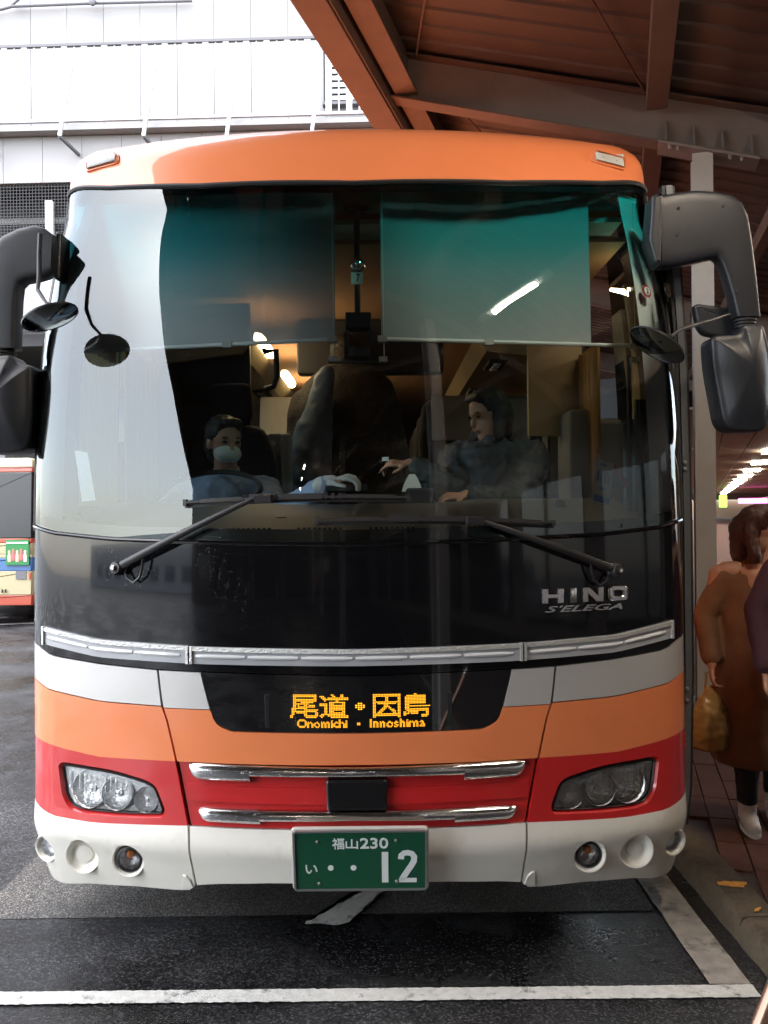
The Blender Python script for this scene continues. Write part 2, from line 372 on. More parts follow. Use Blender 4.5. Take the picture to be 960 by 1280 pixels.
# platform
CA_, SA_ = math.cos(R_(15.4)), math.sin(R_(15.4))
plat = bpy.data.objects.new('platform', None); COL.objects.link(plat); tag(plat, 'reddish brown tiled bus platform beside the coach', kind='structure')
MB().box((KX1-.02, -12, -.05), (60, 120, .088)).build('platform_bed', M['joint'], plat)
MB().add([(1.6+5*SA_, 5.2, .096), (60, 5.2, .096), (60, 110, .096), (1.52, 110, .096), (1.52, 5.2, .096)], [(0,1,2,3,4)]).build('far_paving', M['tile'], plat, False)
tme = MB().add(*((lambda s: (s.v, s.f))(slab(rounded([(.002,.002),(.118,.002),(.118,.298),(.002,.298)], .003, 1), lambda u, v, t: Vector((u, v, t)), -.03, 0, .003, 1)))).mesh('paver', True, 30); tme.materials.append(M['tile'])
cnt = 0
for i in range(-14, 40):
    for j in range(-10, 30):
        x, y = 1.5+i*.12, j*.30+(.15 if i % 2 else 0)*0
        X, Y = 1.5+(i*.12)*CA_+(j*.30)*SA_, 0.3-(i*.12)*SA_+(j*.30)*CA_
        if X < KX1-.06 or Y > 5.0 or Y < -1.2: continue
        if X-CX > .47*(Y-CY)+.15: continue
        o = link('paver', tme, None, plat); o.location = (X, Y, .1+random.gauss(0, .0012)); o.rotation_euler.z = -R_(15.4)+random.gauss(0, .004); cnt += 1
        if cnt >= 300: break

# ------------------------------------------------------------------ platform canopy
EX, EY = .063, 4.54
def cv(a, b, z): return Vector((EX+a*SA_+b*CA_, EY+a*CA_-b*SA_, z))
RB = lambda b: 5.02-.30*b           # underside of the rafters
M['brown'] = mat('brown_steel_paint', (0.138, 0.090, 0.071), 0.55, noise=.15, nscale=3, dirt=((0.11, 0.07, 0.056), .5, 2.5, .5))
M['coldlitsteel'] = mat('cold_lit_steel_paint', (0.20, 0.165, 0.15), 0.5, noise=.12, nscale=3)  # canopy's brown paint copied greyer; cold light is put into the colour
M['deck'] = mat('canopy_deck', (0.092, 0.066, 0.057), 0.6, noise=.15, nscale=2)
M['column'] = mat('pale_column_paint', (0.40, 0.38, 0.355), 0.5, noise=.08, nscale=5)
can = thing('platform_canopy', 'brown steel platform canopy roof on grey columns, upper right', 'canopy')
RAFTERS = [-.247+6.0*k for k in range(-4, 6)]
A0, A1 = -26, 31
def abox(a0, a1, b0, b1, z0, z1, slope=0.0):
    """box along the canopy axis; heights follow the roof slope from its b0 edge"""
    s = -.30 if slope else 0.0
    vs_ = [cv(a, b, z+s*(b-b0)) for a in (a0, a1) for b in (b0, b1) for z in (z0, z1)]
    return MB().add(vs_, [(0,1,3,2),(4,6,7,5),(0,4,5,1),(2,3,7,6),(0,2,6,4),(1,5,7,3)])
abox(A0, A1, -.02, .20, 4.86, 4.90).build('fascia_soffit', M['brown'], can)
abox(A0, A1, -.02, -.005, 4.905, 5.42).build('fascia_board', M['brown'], can)
abox(A0, A1, .205, .215, 4.88, 5.35).build('fascia_inner_web', M['brown'], can)
abox(A0, A1, .255, .43, 4.97, 4.985).build('edge_beam_flange', M['brown'], can)
abox(A0, A1, .335, .350, 4.99, 5.32).build('edge_beam_web', M['brown'], can)
for b_, w_, zb_, h_ in ((2.215, .15, RB(2.215)+.21, .20), (3.35, .10, RB(3.35)+.20, .16), (4.5, .10, RB(4.5)+.20, .16), (5.6, .12, RB(5.6)+.05, .33)):
    for k in range(len(RAFTERS)-1):
        abox(RAFTERS[k]+.09, RAFTERS[k+1]-.09, b_, b_+w_, zb_, zb_+h_).build('purlin', M['brown'], can)
for a in RAFTERS:
    mb = MB()
    def rseg(w, z0, z1, b0=.22, b1=5.7, da=0.0):
        vs_ = [cv(a+da+s*w/2, b, RB(b)+z) for s in (-1, 1) for b in (b0, b1) for z in (z0, z1)]
        mb.add(vs_, [(0,1,3,2),(4,6,7,5),(0,4,5,1),(2,3,7,6),(0,2,6,4),(1,5,7,3)])
    rseg(.17, 0, .016); rf = mb.build('rafter', M['brown'], can)
    mb = MB(); rseg(.012, .017, .365); mb.build('web', M['coldlitsteel'], rf, False)
    mb = MB(); rseg(.17, .366, .382); mb.build('top_flange', M['brown'], rf, False)
    for b_ in (2.35, 2.55, 2.75, 2.95):
        mb = MB(); vs_ = [cv(a-.085, b_, RB(b_)+.018), cv(a-.008, b_, RB(b_)+.018), cv(a-.008, b_, RB(b_)+.19), cv(a-.030, b_, RB(b_)+.19)]
        vs2 = [v+Vector((CA_*.012, -SA_*.012, -.003)) for v in vs_]
        mb.loft([vs_, vs2], True).build('stiffener', M['coldlitsteel'], rf, False)
    # column and its cap plate
    zt = RB(2.61)-.03
    vs_ = []
    co = MB()
    def hbox(a0, a1, b0, b1, z0, z1):
        co.add([cv(x, y, z) for x in (a0, a1) for y in (b0, b1) for z in (z0, z1)], [(0,1,3,2),(4,6,7,5),(0,4,5,1),(2,3,7,6),(0,2,6,4),(1,5,7,3)])
    hbox(a-.09, a-.078, 2.538, 2.682, .1, zt); hbox(a+.078, a+.09, 2.538, 2.682, .1, zt); hbox(a-.0775, a+.0775, 2.603, 2.617, .1, zt)
    column = co.build('column', M['column'], can, False)
    cpz = MB().add([cv(x, y, RB(y)+z) for x in (a-.12, a+.12) for y in (2.30, 3.0) for z in (-.022, -.003)], [(0,1,3,2),(4,6,7,5),(0,4,5,1),(2,3,7,6),(0,2,6,4),(1,5,7,3)]).build('cap_plate', M['coldlitsteel'], column, False)
    for b_ in (2.38, 2.44, 2.80, 2.88):
        MB().lathe([(.016,0),(.016,-.014),(.010,-.016),(.010,-.03),(0,-.03)], Matrix.Translation(cv(a-.10, b_, RB(b_)-.022)), 6).build('bolt', M['coldlitsteel'], column)
    for b_ in (2.565, 2.635):
        MB().lathe([(.013,0),(.013,.010),(.008,.012),(0,.012)], frame(cv(a-.092, b_, zt-.30), (-SA_,-CA_,0)), 6).build('bolt', M['steel'], column)
    hb = MB().add([cv(x, y, z) for x in (a-.16, a+.16) for y in (2.45, 2.77) for z in (.10, .12)], [(0,1,3,2),(4,6,7,5),(0,4,5,1),(2,3,7,6),(0,2,6,4),(1,5,7,3)]).build('base_plate', M['coldlitsteel'], column, False)
# corrugated deck, one sheet per bay
for k in range(len(RAFTERS)-1):
    a0, a1 = RAFTERS[k], RAFTERS[k+1]; n = 24; rows = []
    if k == 0: a0 -= 2
    for i in range(n):
        for f_, h_ in ((0, 0), (.45, 0), (.55, .018), (.95, .018)):
            a = a0+(a1-a0)*(i+f_)/n; rows.append([cv(a, -.03, RB(-.03)+.40+h_), cv(a, 5.75, RB(5.75)+.40+h_)])
    a = a1-.002; rows.append([cv(a, -.03, RB(-.03)+.40), cv(a, 5.75, RB(5.75)+.40)])
    up = [[p+Vector((0,0,.02)) for p in r] for r in rows]
    mb = MB().grid(rows); mb.grid(up)
    mb.build('deck_sheet', M['deck'], can, False)
    MB().tube([cv(RAFTERS[k]+.15, .45, RB(.45)+.33), cv(RAFTERS[k+1]-.15, 2.2, RB(2.2)+.33)], .010, 6).build('brace_rod', M['brown'], can)
    MB().tube([cv(RAFTERS[k+1]-.15, .45, RB(.45)+.33), cv(RAFTERS[k]+.15, 2.2, RB(2.2)+.33)], .010, 6).build('brace_rod', M['brown'], can)

# ------------------------------------------------------------------ white building with the railed gallery behind, left
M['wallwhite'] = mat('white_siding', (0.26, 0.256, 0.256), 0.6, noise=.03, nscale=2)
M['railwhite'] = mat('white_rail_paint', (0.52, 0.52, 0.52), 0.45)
M['shade'] = mat('grey_siding', (0.12, 0.12, 0.13), 0.6)
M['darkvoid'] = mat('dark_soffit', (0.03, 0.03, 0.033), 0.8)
DBL = 16.0; TB = R_(2.2)
def wv(px_, py_, back=0.0):          # point on the facade plane (turned 2.2 degrees), pushed back by `back`
    u, v = unroll(px_, py_); tx = (u-480)/FPX; D = DBL/(1+tx*math.tan(TB)) ; D += back
    return Vector((CX+tx*D, CY+D, CZ-(v-HZ)*D/FPX))
FW = lambda x, z, back=0.0: Vector((x, CY+DBL-(x-CX)*math.tan(TB)+back, z))
bld = thing('gallery_building', 'white building with a railed upper gallery behind the coach, upper left', 'building')
zrt = wv(200, 51).z; zrb = wv(200, 149).z; zsl = wv(200, 159).z; zwb = wv(40, 222).z
XL, XR = -14.0, 3.6
def fbox(x0, x1, z0, z1, b0, b1, name, m, parent=None):
    vs_ = [FW(x, z, b) for x in (x0, x1) for b in (b0, b1) for z in (z0, z1)]
    return MB().add(vs_, [(0,1,3,2),(4,6,7,5),(0,4,5,1),(2,3,7,6),(0,2,6,4),(1,5,7,3)]).build(name, M[m], parent or bld, False)
pitch = wv(49.5,100).x-wv(24.5,100).x
k = 0; x = XL
while x < XR:          # upper wall in upright siding boards
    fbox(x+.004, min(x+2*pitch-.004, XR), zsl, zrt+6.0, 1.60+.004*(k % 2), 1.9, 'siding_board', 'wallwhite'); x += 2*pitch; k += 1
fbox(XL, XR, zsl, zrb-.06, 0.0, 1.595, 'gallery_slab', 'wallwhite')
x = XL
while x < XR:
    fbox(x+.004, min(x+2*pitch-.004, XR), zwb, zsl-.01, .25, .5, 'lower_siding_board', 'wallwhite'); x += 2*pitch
rail = bpy.data.objects.new('railing', None); COL.objects.link(rail); rail.parent = bld
fbox(XL, XR, zrt-.05, zrt, -.02, .05, 'top_rail', 'shade', rail)
fbox(XL, XR, zrb, zrb+.05, -.02, .05, 'bottom_rail', 'railwhite', rail)
x = wv(5.5,100).x-pitch*4; k = 0
while x < wv(480,100).x:
    fbox(x-.055, x+.055, zrb+.055, zrt-.055, -.01, .02, 'rail_slat', 'railwhite', rail)
    fbox(x+pitch/2-.012, x+pitch/2+.012, zrb+.055, zrt-.055, 0, .02, 'rail_bar', 'railwhite', rail)
    x += pitch; k += 1
for px_ in (-18, 85, 188, 290, 394):
    p0, p1, p2 = wv(px_+6, 82), wv(px_-3, 179), wv(px_+8, 187)
    o_ = Vector((0,-.06,0)); o2 = Vector((0,-.30,0))
    br = MB().bar(p0+o_, p1+o2, .06, .06, up=(0,1,0)).build('rail_brace', M['railwhite'], bld, False)
    MB().bar(p1+o2, p2+Vector((0,.24,0)), .05, .05, up=(0,0,1)).build('brace_foot', M['shade'], br, False)
# conduit along the wall and louvred window
MB().tube([wv(-60,24,1.5), wv(4,11,1.5), wv(15,8,1.5), wv(115,4,1.5), wv(240,1,1.5)], .03, 8).build('wall_conduit', M['shade'], bld)
MB().tube([wv(14,7,1.5), wv(26,-3,1.5)], .025, 8).build('wall_conduit', M['shade'], bld)
MB().lathe([(.075,.0),(.075,.05),(.06,.06),(0,.06)], frame(wv(116,3,1.46), (0,-1,0)), 16).build('junction_box', M['shade'], bld)
p0, p1 = wv(404, 60, 1.5), wv(452, 127, 1.5)
lv = fbox(p0.x, p1.x+.3, p1.z, p0.z+.4, 1.54, 1.59, 'louvre_window', 'darkvoid')
zz = p1.z+.05
while zz < p0.z+.4:
    fbox(p0.x+.16, p1.x+.28, zz, zz+.085, 1.50, 1.53, 'louvre_blade', 'railwhite', lv); zz += .135
for x_ in (p0.x+.12, p0.x+.50): fbox(x_, x_+.05, p1.z-.02, p0.z+.4, 1.46, 1.50, 'window_mullion', 'railwhite', lv)
fbox(p0.x-.02, p1.x+.3, p1.z-.06, p1.z, 1.44, 1.595, 'window_sill', 'shade', lv)
# dark bay under the wall, net, rails, hoarding
zn1 = wv(40, 292).z; zh1 = wv(35, 393).z
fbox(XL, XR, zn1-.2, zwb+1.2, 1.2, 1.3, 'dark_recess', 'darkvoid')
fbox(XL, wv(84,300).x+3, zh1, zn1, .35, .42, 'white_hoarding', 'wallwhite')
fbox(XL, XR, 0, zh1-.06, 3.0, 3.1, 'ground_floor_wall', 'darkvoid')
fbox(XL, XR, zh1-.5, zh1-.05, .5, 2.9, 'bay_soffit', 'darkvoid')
net = MB(); z = zh1-.6
xx = XL
M['net'] = mat('net_cord', (0.05, 0.05, 0.052), 0.8)
x_lo, x_hi = wv(-40,250).x, wv(110,250).x
st_ = .062; x = x_lo
while x < x_hi: net.bar(FW(x, zn1, .30), FW(x, zwb, .30), .010, .010, up=(0,1,0)); x += st_
z = zn1
while z < zwb: net.bar(FW(x_lo, z, .30), FW(x_hi, z, .30), .010, .010, up=(0,1,0)); z += st_
x = x_lo
while x < x_hi: net.bar(FW(x, zh1-.3, .30), FW(x, zh1, .30), .010, .010, up=(0,1,0)); x += st_
z = zh1-.3
while z < zh1: net.bar(FW(x_lo, z, .30), FW(x_hi, z, .30), .010, .010, up=(0,1,0)); z += st_
tag(net.build('safety_net', M['net'], bld, False), kind='stuff')
zr_ = wv(40, 258).z
M['galv'] = mat('galvanised', (0.12, 0.12, 0.115), 0.5, metal=.3)
fbox(x_lo, x_hi, zr_-.06, zr_+.06, .8, .9, 'scaffold_rail', 'galv'); fbox(x_lo, x_hi, zr_-.42, zr_-.32, .8, .9, 'scaffold_rail', 'galv')
xp = wv(57, 270).x; fbox(xp-.07, xp+.07, zh1-1.2, wv(57,247).z, .15, .25, 'scaffold_post', 'railwhite')
for px_ in (-30, 120, 260):
    q = wv(px_, 640).x; fbox(q-.3, q+.3, 0, zh1-.5, .6, 1.2, 'ground_pillar', 'shade')

# ------------------------------------------------------------------ far concourse, right
cc_ = thing('concourse', 'far lit station concourse with low ceiling, right edge behind the mirror', 'building')
AX = Vector((.348, .9375, 0)); BX = Vector((.9375, -.348, 0)); C0 = Vector((11.4, CY+25.5, 0))
def cw(t, b, z): return C0+AX*t+BX*b+Vector((0,0,z))
def cbox(t0, t1, b0, b1, z0, z1, name, m):
    return MB().add([cw(t, b, z) for t in (t0, t1) for b in (b0, b1) for z in (z0, z1)], [(0,1,3,2),(4,6,7,5),(0,4,5,1),(2,3,7,6),(0,2,6,4),(1,5,7,3)]).build(name, m, cc_, False)
M['conc_ceiling'] = mat('concourse_ceiling', (0.20, 0.13, 0.08), 0.6)
for k in range(14):
    cbox(-14, 130, -2.6+.62*k, -2.6+.62*k+.60, 3.06, 3.10, 'ceiling_plank', M['conc_ceiling'])
cbox(-14, 130, -3.3, -2.62, 2.80, 3.6, 'concourse_beam', M['darkvoid'])
cbox(131, 131.5, -30, 30, 0, 3.05, 'end_wall', M['conc_ceiling'])
cbox(-14, 130, 6.1, 6.3, 0, 3.05, 'shop_wall', mat('shop_wall', (0.25, 0.15, 0.10), .6))
for k in range(8): cbox(8+14*k, 8.2+14*k, -1.6, -1.4, .1, 3.05, 'concourse_post', M['column'])
M['tube_light'] = emis('fluorescent_panel', (1.0, 0.93, 0.80), 14.0)
ORD = ['nearest','second','third','fourth','fifth','sixth','seventh','eighth','ninth','tenth','eleventh','twelfth']
for k in range(12):
    t = -4+5.8*k
    lp = MB().add([cw(a, b, z) for a in (t, t+1.2) for b in (-.28, .28) for z in (3.00, 3.05)], [(0,1,3,2),(4,6,7,5),(0,4,5,1),(2,3,7,6),(0,2,6,4),(1,5,7,3)]).build('concourse_lamp', M['tube_light'], None, False)
    tag(lp, ORD[k]+' bright ceiling lamp in the row receding into the far concourse', 'lamp', 'ceiling lamps of the far concourse')
for a, b, c, d, nm, col, lab in ((900,619,909,634,'green_sign',(.12,.45,.03),'small lit green sign at the end of the concourse'), (924,623,960,629,'pink_sign',(.9,.10,.45),'thin lit pink sign strip in the far concourse')):
    q0, q1 = at(a, b, 62), at(c, d, 62)
    sg = slab(rounded([(q0.x, q1.z), (q1.x, q1.z), (q1.x, q0.z), (q0.x, q0.z)], .05, 2), lambda u, v, t: Vector((u, q0.y+t, v)), 0, .2, .03, 1).build(nm, emis(nm, col, 1.6), None)
    tag(sg, lab, 'sign')

# ------------------------------------------------------------------ across the yard, behind the camera (seen mirrored in the glass)
opp = thing('depot_building', 'pale depot building mirrored in the left of the windscreen', 'building')
M['pale'] = mat('pale_render', (0.62, 0.64, 0.66), .7, noise=.05, nscale=.5); M['winblue'] = mat('office_glass', (0.10, 0.13, 0.16), .1, coat=1)
MB().box((-60,-46,0), (-8,-34,4.2)).build('depot_wall', M['pale'], opp, False)
for k in range(12):
    for z in (1.3,):
        MB().box((-56+4*k,-33.99,z), (-53.6+4*k,-33.95,z+1.5)).build('depot_window', M['winblue'], opp, False)

# unseen canopy wing shaped for its mirrored edge; dark hall added to darken reflections
WE = lambda a: .33*(a+2.3)
rows = []
for i in range(80):
    a = -2.6-24*i/79
    for f_, h_ in ((0, 0), (.5, 0), (.6, .05)): rows.append([cv(a-.3*f_, WE(a)-.02, 5.34+h_), cv(a-.3*f_, -.04, 5.40+h_)])
MB().grid(rows).grid([[p+Vector((0,0,.02)) for p in r] for r in rows]).build('unseen_wing_deck', M['deck'], can, False)
wa, wb = cv(-2.5, WE(-2.5), 5.10), cv(-27, WE(-27), 5.10)
MB().bar(wa, wb, .10, .46).build('unseen_wing_fascia', M['brown'], can, False)
for k in range(3): MB().bar(cv(-6.25-6*k, -.05, 5.22), cv(-6.25-6*k, WE(-6.25-6*k)+.1, 5.18), .12, .22).build('unseen_wing_rafter', M['brown'], can, False)
hall = thing('added_hall', 'added dark hall behind the camera that darkens the windscreen reflections', 'building')
M['hall'] = mat('hall_cladding', (0.09, 0.07, 0.06), .6, noise=.2, nscale=.7); M['hallwin'] = mat('hall_glass', (0.02, 0.02, 0.022), .1, coat=1)
def hall_box(a0, a1, b0, b1, z0, z1, name, m, parent):
    return MB().add([cv(a, b, z) for a in (a0, a1) for b in (b0, b1) for z in (z0, z1)], [(0,1,3,2),(4,6,7,5),(0,4,5,1),(2,3,7,6),(0,2,6,4),(1,5,7,3)]).build(name, m, parent, False)
hall_box(-36, -27, -8.2, 9, 0, 5.6, 'added_hall_wall', M['hall'], hall)
hall_box(-27, 0, 8, 8.6, 0, 4.2, 'added_side_wall', M['hall'], hall)
hall_box(-27, 2, 5.76, 8.6, 4.25, 4.4, 'sky_block_roof', M['hall'], hall)  # added unseen slab that keeps sky light off the side wall
for k in range(6): hall_box(-26.98, -26.9, -7.5+2.6*k, -5.4+2.6*k, .4, 2.6, 'added_hall_window', M['hallwin'], hall)
for k in range(8): hall_box(-25+3.1*k, -22.6+3.1*k, 7.9, 7.98, .4, 2.7, 'added_shop_window', M['hallwin'], hall)
# ------------------------------------------------------------------ the coach: shape of its skin
BR, XA, WB = 2.7, 1.1, 1.25
SA = XA/BR; CA = math.sqrt(1-SA*SA); CRAD = (WB-XA)/(1-SA); XC = XA-CRAD*SA; YC = BR-BR*CA+CRAD*CA
def bow(x):
    x = abs(x)
    if x <= XA: return BR-math.sqrt(BR*BR-x*x)
    return YC-math.sqrt(max(0.0, CRAD*CRAD-(min(x, WB)-XC)**2))
PROF = [(.15,.098,1.215),(.22,.068,1.228),(.27,.050,1.236),(.31,.036,1.241),(.36,.019,1.246),(.405,.0015,1.25),(.42,.0,1.25),(.50,.010,1.25),(.71,.014,1.25),(.9,.015,1.25),(1.05,.017,1.25),
 (1.25,.02,1.25),(1.47,.03,1.25),(1.7,.042,1.249),(2.0,.075,1.246),(2.3,.14,1.241),(2.6,.25,1.234),(2.81,.36,1.226),(2.90,.405,1.222),(2.99,.465,1.216),
 (3.07,.545,1.205),(3.13,.65,1.175),(3.18,.81,1.11),(3.22,1.05,.98),(3.25,1.35,.78),(3.27,1.8,.5)]
def pchip(pts):
    xs = [p[0] for p in pts]; ys = [p[1] for p in pts]; n = len(xs)
    h = [xs[i+1]-xs[i] for i in range(n-1)]; d = [(ys[i+1]-ys[i])/h[i] for i in range(n-1)]; m = [d[0]]
    for i in range(1, n-1):
        if d[i-1]*d[i] <= 0: m.append(0.0)
        else:
            w1 = 2*h[i]+h[i-1]; w2 = h[i]+2*h[i-1]; m.append((w1+w2)/(w1/d[i-1]+w2/d[i]))
    m.append(d[-1])
    def f(x):
        x = min(max(x, xs[0]), xs[-1]); i = 0
        while i < n-2 and x > xs[i+1]: i += 1
        t = (x-xs[i])/h[i]
        return ys[i]*(1+2*t)*(1-t)**2+m[i]*h[i]*t*(1-t)**2+ys[i+1]*t*t*(3-2*t)+m[i+1]*h[i]*t*t*(t-1)
    return f
Y0 = pchip([(p[0], p[1]) for p in PROF]); WZ = pchip([(p[0], p[2]) for p in PROF])
def lin(pts):
    def f(x):
        x = abs(x)
        if x <= pts[0][0]: return pts[0][1]
        for (a, b), (c, d) in zip(pts, pts[1:]):
            if x <= c: return b+(d-b)*(x-a)/(c-a)
        return pts[-1][1]
    return f
BF = lin([(0,1.0),(2.78,1.0),(2.90,.88),(3.02,.72),(3.3,.66)])
def skin0(u, z):
    """u: across the front (|u| <= 1.25), beyond that metres back along the flank"""
    w = WZ(z); k = w/WB; s = 1 if u >= 0 else -1; a = abs(u)
    y0 = Y0(z)
    if a <= WB: return Vector((u*k, y0+bow(u)*math.sqrt(k)*BF(z), z))
    ys = y0+YC*math.sqrt(k)*BF(z)
    return Vector((s*w, ys+(a-WB), z))
def normal(u, z):
    e = 0.004
    du = skin0(u+e, z)-skin0(u-e, z); dz = skin0(u, z+e)-skin0(u, z-e)
    return du.cross(dz).normalized()
def skin(u, z, off=0.0):
    p = skin0(u, z)
    return p+normal(u, z)*off if off else p
def usamp(a, b, step=0.05):
    """samples across the front, dense in the corners"""
    pts = {round(a, 4), round(b, 4)}
    n = max(1, round((min(b, XA)-max(a, -XA))/step)) if min(b, XA) > max(a, -XA) else 0
    for i in range(n+1):
        if n: pts.add(round(max(a, -XA)+(min(b, XA)-max(a, -XA))*i/n, 4))
    for k in range(1, 9):
        x = XC+CRAD*math.sin(math.asin(SA)+(math.pi/2-math.asin(SA))*k/8)
        for s in (x, -x):
            if a < s < b: pts.add(round(s, 4))
    return sorted(pts)
def patch(us, zlo, zhi, nz, off=0.0, thick=0.015, ua=None, ub=None, mb=None):
    """a panel of the skin between two curves, with thickness; ua/ub bend its upright edges"""
    mb = mb or MB(); a0, b0 = us[0], us[-1]
    def pt(i, j, o):
        s = (us[i]-a0)/(b0-a0); t = j/nz; u = us[i]
        for _ in range(6 if ua or ub else 1):
            z = zlo(u)+(zhi(u)-zlo(u))*t
            lo = ua(z) if ua else a0; hi = ub(z) if ub else b0
            if ua or ub: u = lo+(hi-lo)*s
        return skin(u, z, o)
    n = len(us)
    A = [[pt(i, j, off) for j in range(nz+1)] for i in range(n)]
    if not thick: return mb.grid(A)
    B = [[pt(i, j, off-thick) for j in range(nz+1)] for i in range(n)]
    W = nz+1; o = n*W; vs = [p for c in A for p in c]+[p for c in B for p in c]; fs = []
    for i in range(n-1):
        for j in range(nz):
            q = (i*W+j, (i+1)*W+j, (i+1)*W+j+1, i*W+j+1); fs.append(q); fs.append(tuple(o+k for k in q[::-1]))
        for j in (0, nz): fs.append((i*W+j, (i+1)*W+j, o+(i+1)*W+j, o+i*W+j))
    for j in range(nz):
        for i in (0, n-1): fs.append((i*W+j, i*W+j+1, o+i*W+j+1, o+i*W+j))
    return mb.add(vs, fs)
K = lambda c: (lambda u: c)
def onskin(u0, z0):
    fr = frame(skin(u0, z0), normal(u0, z0)); return fr

# boundary heights across the front, metres
L1 = lin([(0,.4955),(.58,.4909),(.68,.4853),(.945,.468),(1.11,.470),(1.19,.486),(1.25,.50)])
L2 = lin([(0,.711),(.637,.7077),(.92,.7015),(1.07,.717),(1.18,.732),(1.25,.74)])
L3 = lin([(0,.889),(.66,.889),(.675,.895),(.915,.8986),(1.128,.9235),(1.19,.945),(1.25,.955)])
L4 = lin([(0,1.009),(.53,1.0174),(.69,1.02),(.915,1.031),(1.117,1.049),(1.18,1.0765),(1.25,1.09)])
BT = lin([(0,1.1003),(.5577,1.1067),(.915,1.1185),(1.1465,1.154)])
BB = lin([(0,1.044),(.546,1.047),(.915,1.056),(1.14,1.09)])
SEAM = lin([(0,1.449),(.39,1.4546),(.865,1.469),(1.11,1.4916),(1.17,1.505),(1.25,1.52)])
TOP = lin([(0,2.79),(.6,2.815),(1.0,2.86),(1.16,2.89),(1.25,2.90)])
VS = lin([(.20,.571),(.242,.571),(.49,.580),(.727,.628),(.8486,.657),(.897,.675),(1.017,.690)])
BACK = 11.9
bus = thing('coach', 'orange, red and white highway coach facing the camera in the parking bay', 'bus')
def bpart(mb, name, m, parent=None, **k): return mb.build(name, M[m], parent or bus, **k)

def z_of(px_, py_, guess):     # place on the skin of a feature seen at a pixel (few refinement steps)
    z = guess; u = 0
    for _ in range(14):
        D = skin(u, z).y-CY; p = at(px_, py_, D); u, z = p.x*WB/WZ(p.z), p.z
        u = max(-1.24, min(1.24, u))
    return u, z
# roof (closed shell running to the back)
mb = MB()
us = [-(WB+10.8), -(WB+5), -(WB+.6)] + usamp(-WB, WB, 0.06) + [WB+.6, WB+5, WB+10.8]
zs = [0, .05, .12, .2, .3, .42, .54, .66, .76, .85, .92, .97, 1.0]
G = []
for u in us:
    z0 = TOP(min(abs(u), WB))+.014
    G.append([skin(u, z0+(3.27-z0)*t) for t in zs])
for c in G:
    for p in c: p.y = min(p.y, BACK)
mb.grid(G)
tl = len(zs)-1
mb.add([c[tl] for c in G], [tuple(range(len(G)))])
roof = bpart(mb, 'roof', 'orange', angle=60)
# raised fairing ridges and marker lamps on the roof front
for s in (-1, 1):
    mb = MB(); rows = []
    for k in range(9):
        t = k/8; x = s*(0.93-0.03*t); y = 1.10+1.6*t; zz = 3.160+0.02*t; h = 0.012*math.sin(min(1, t*2.2)*math.pi/2)
        rows.append([Vector((x-s*.10, y+.03, zz+.045)), Vector((x-s*.03, y, zz+.02+h)), Vector((x+s*.035, y, zz-.015+h*.8)), Vector((x+s*.075, y+.02, zz-.07))])
    mb.grid(rows); bpart(mb, 'roof_ridge', 'orange', roof, angle=70)
    u_m, z_m = z_of(128, 203, 3.0) if s < 0 else z_of(761, 201, 3.0)
    fr = onskin(u_m, z_m); tw = Matrix.Rotation(R_(-9*s), 4, 'Z')
    poly = rounded([(-.078,-.026),(.066,-.026),(.072,.026),(-.064,.026)] if s > 0 else [(-.066,-.026),(.078,-.026),(.064,.026),(-.072,.026)], .012, 3)
    big = inset(poly, -.008) if area2(poly) > 0 else inset(poly, .008)
    hs_ = slab(big, lambda u, v, t: fr @ (tw @ Vector((u, v, t))), -.02, .004, .003, 2).build('marker_lamp', M['orange'], bus)
    slab(poly, lambda u, v, t: fr @ (tw @ Vector((u, v, t))), -.005, .017, .005, 3).build('lens', M['clear'], hs_)
    MB().box((-.062,-.022,.0045), (.062,.022,.0105), fr @ tw).build('reflector', M.setdefault('lamp_pale', mat('pale_lamp_insert', (.72,.72,.70), .3)), hs_)
    for dx in (-.03, .03):
        MB().lathe([(.009,.006),(.008,.010),(.0,.011)], fr @ tw @ Matrix.Translation((dx,0,0)), 10).build('bulb', M['steel'], hs_)

# windscreen and its black border behind the glass
wsu = usamp(-WB, WB, 0.05)
ws = bpart(patch(wsu, lambda u: SEAM(u)+.012, lambda u: TOP(u)-.004, 26, 0, 0), 'windscreen', 'windshield', angle=80)
fb = patch(wsu, lambda u: SEAM(u)+.010, lambda u: SEAM(u)+.052, 2, -.006, .004)
bpart(fb, 'border_bottom', 'frit', ws)
fb = patch(wsu, lambda u: TOP(u)-.032, lambda u: TOP(u)-.003, 2, -.006, .004)
bpart(fb, 'border_top', 'frit', ws)
for s in (-1, 1):
    us_ = [x for x in usamp(-WB, WB) if x*s >= 1.224]
    bpart(patch(us_, lambda u: SEAM(u)+.012, lambda u: TOP(u)-.004, 20, -.006, .004), 'border_side', 'frit', ws)
    # gasket tube down the edge of the glass
    bpart(MB().tube([skin(s*1.2465, 1.50+(2.885-1.50)*k/24, .004) for k in range(25)], .008, 8), 'side_gasket', 'rubber', ws)
bpart(MB().tube([skin(u, TOP(u)+.004, .002) for u in wsu], .009, 6), 'top_gasket', 'rubber', ws)
# gasket beads along the lower edge of the glass
bpart(MB().tube([skin(u, SEAM(u)+.004, .003) for u in wsu], .006, 6), 'lower_gasket', 'black', ws)
for s in (-1, 1):
    # front quarter of each flank: black pillar beside the glass
    us_ = [s*WB, s*(WB+.12), s*(WB+.3)]
    bpart(patch(sorted(us_), lambda u: SEAM(WB), lambda u: TOP(WB)+.010, 12, -.002, .03), 'pillar', 'black')

# black front panel between glass and lamp bar
fp = bpart(patch(usamp(-WB, WB, .05), lambda u: L4(u)+.003, lambda u: SEAM(u)-.004, 12, 0, .02), 'front_panel', 'black', angle=60)
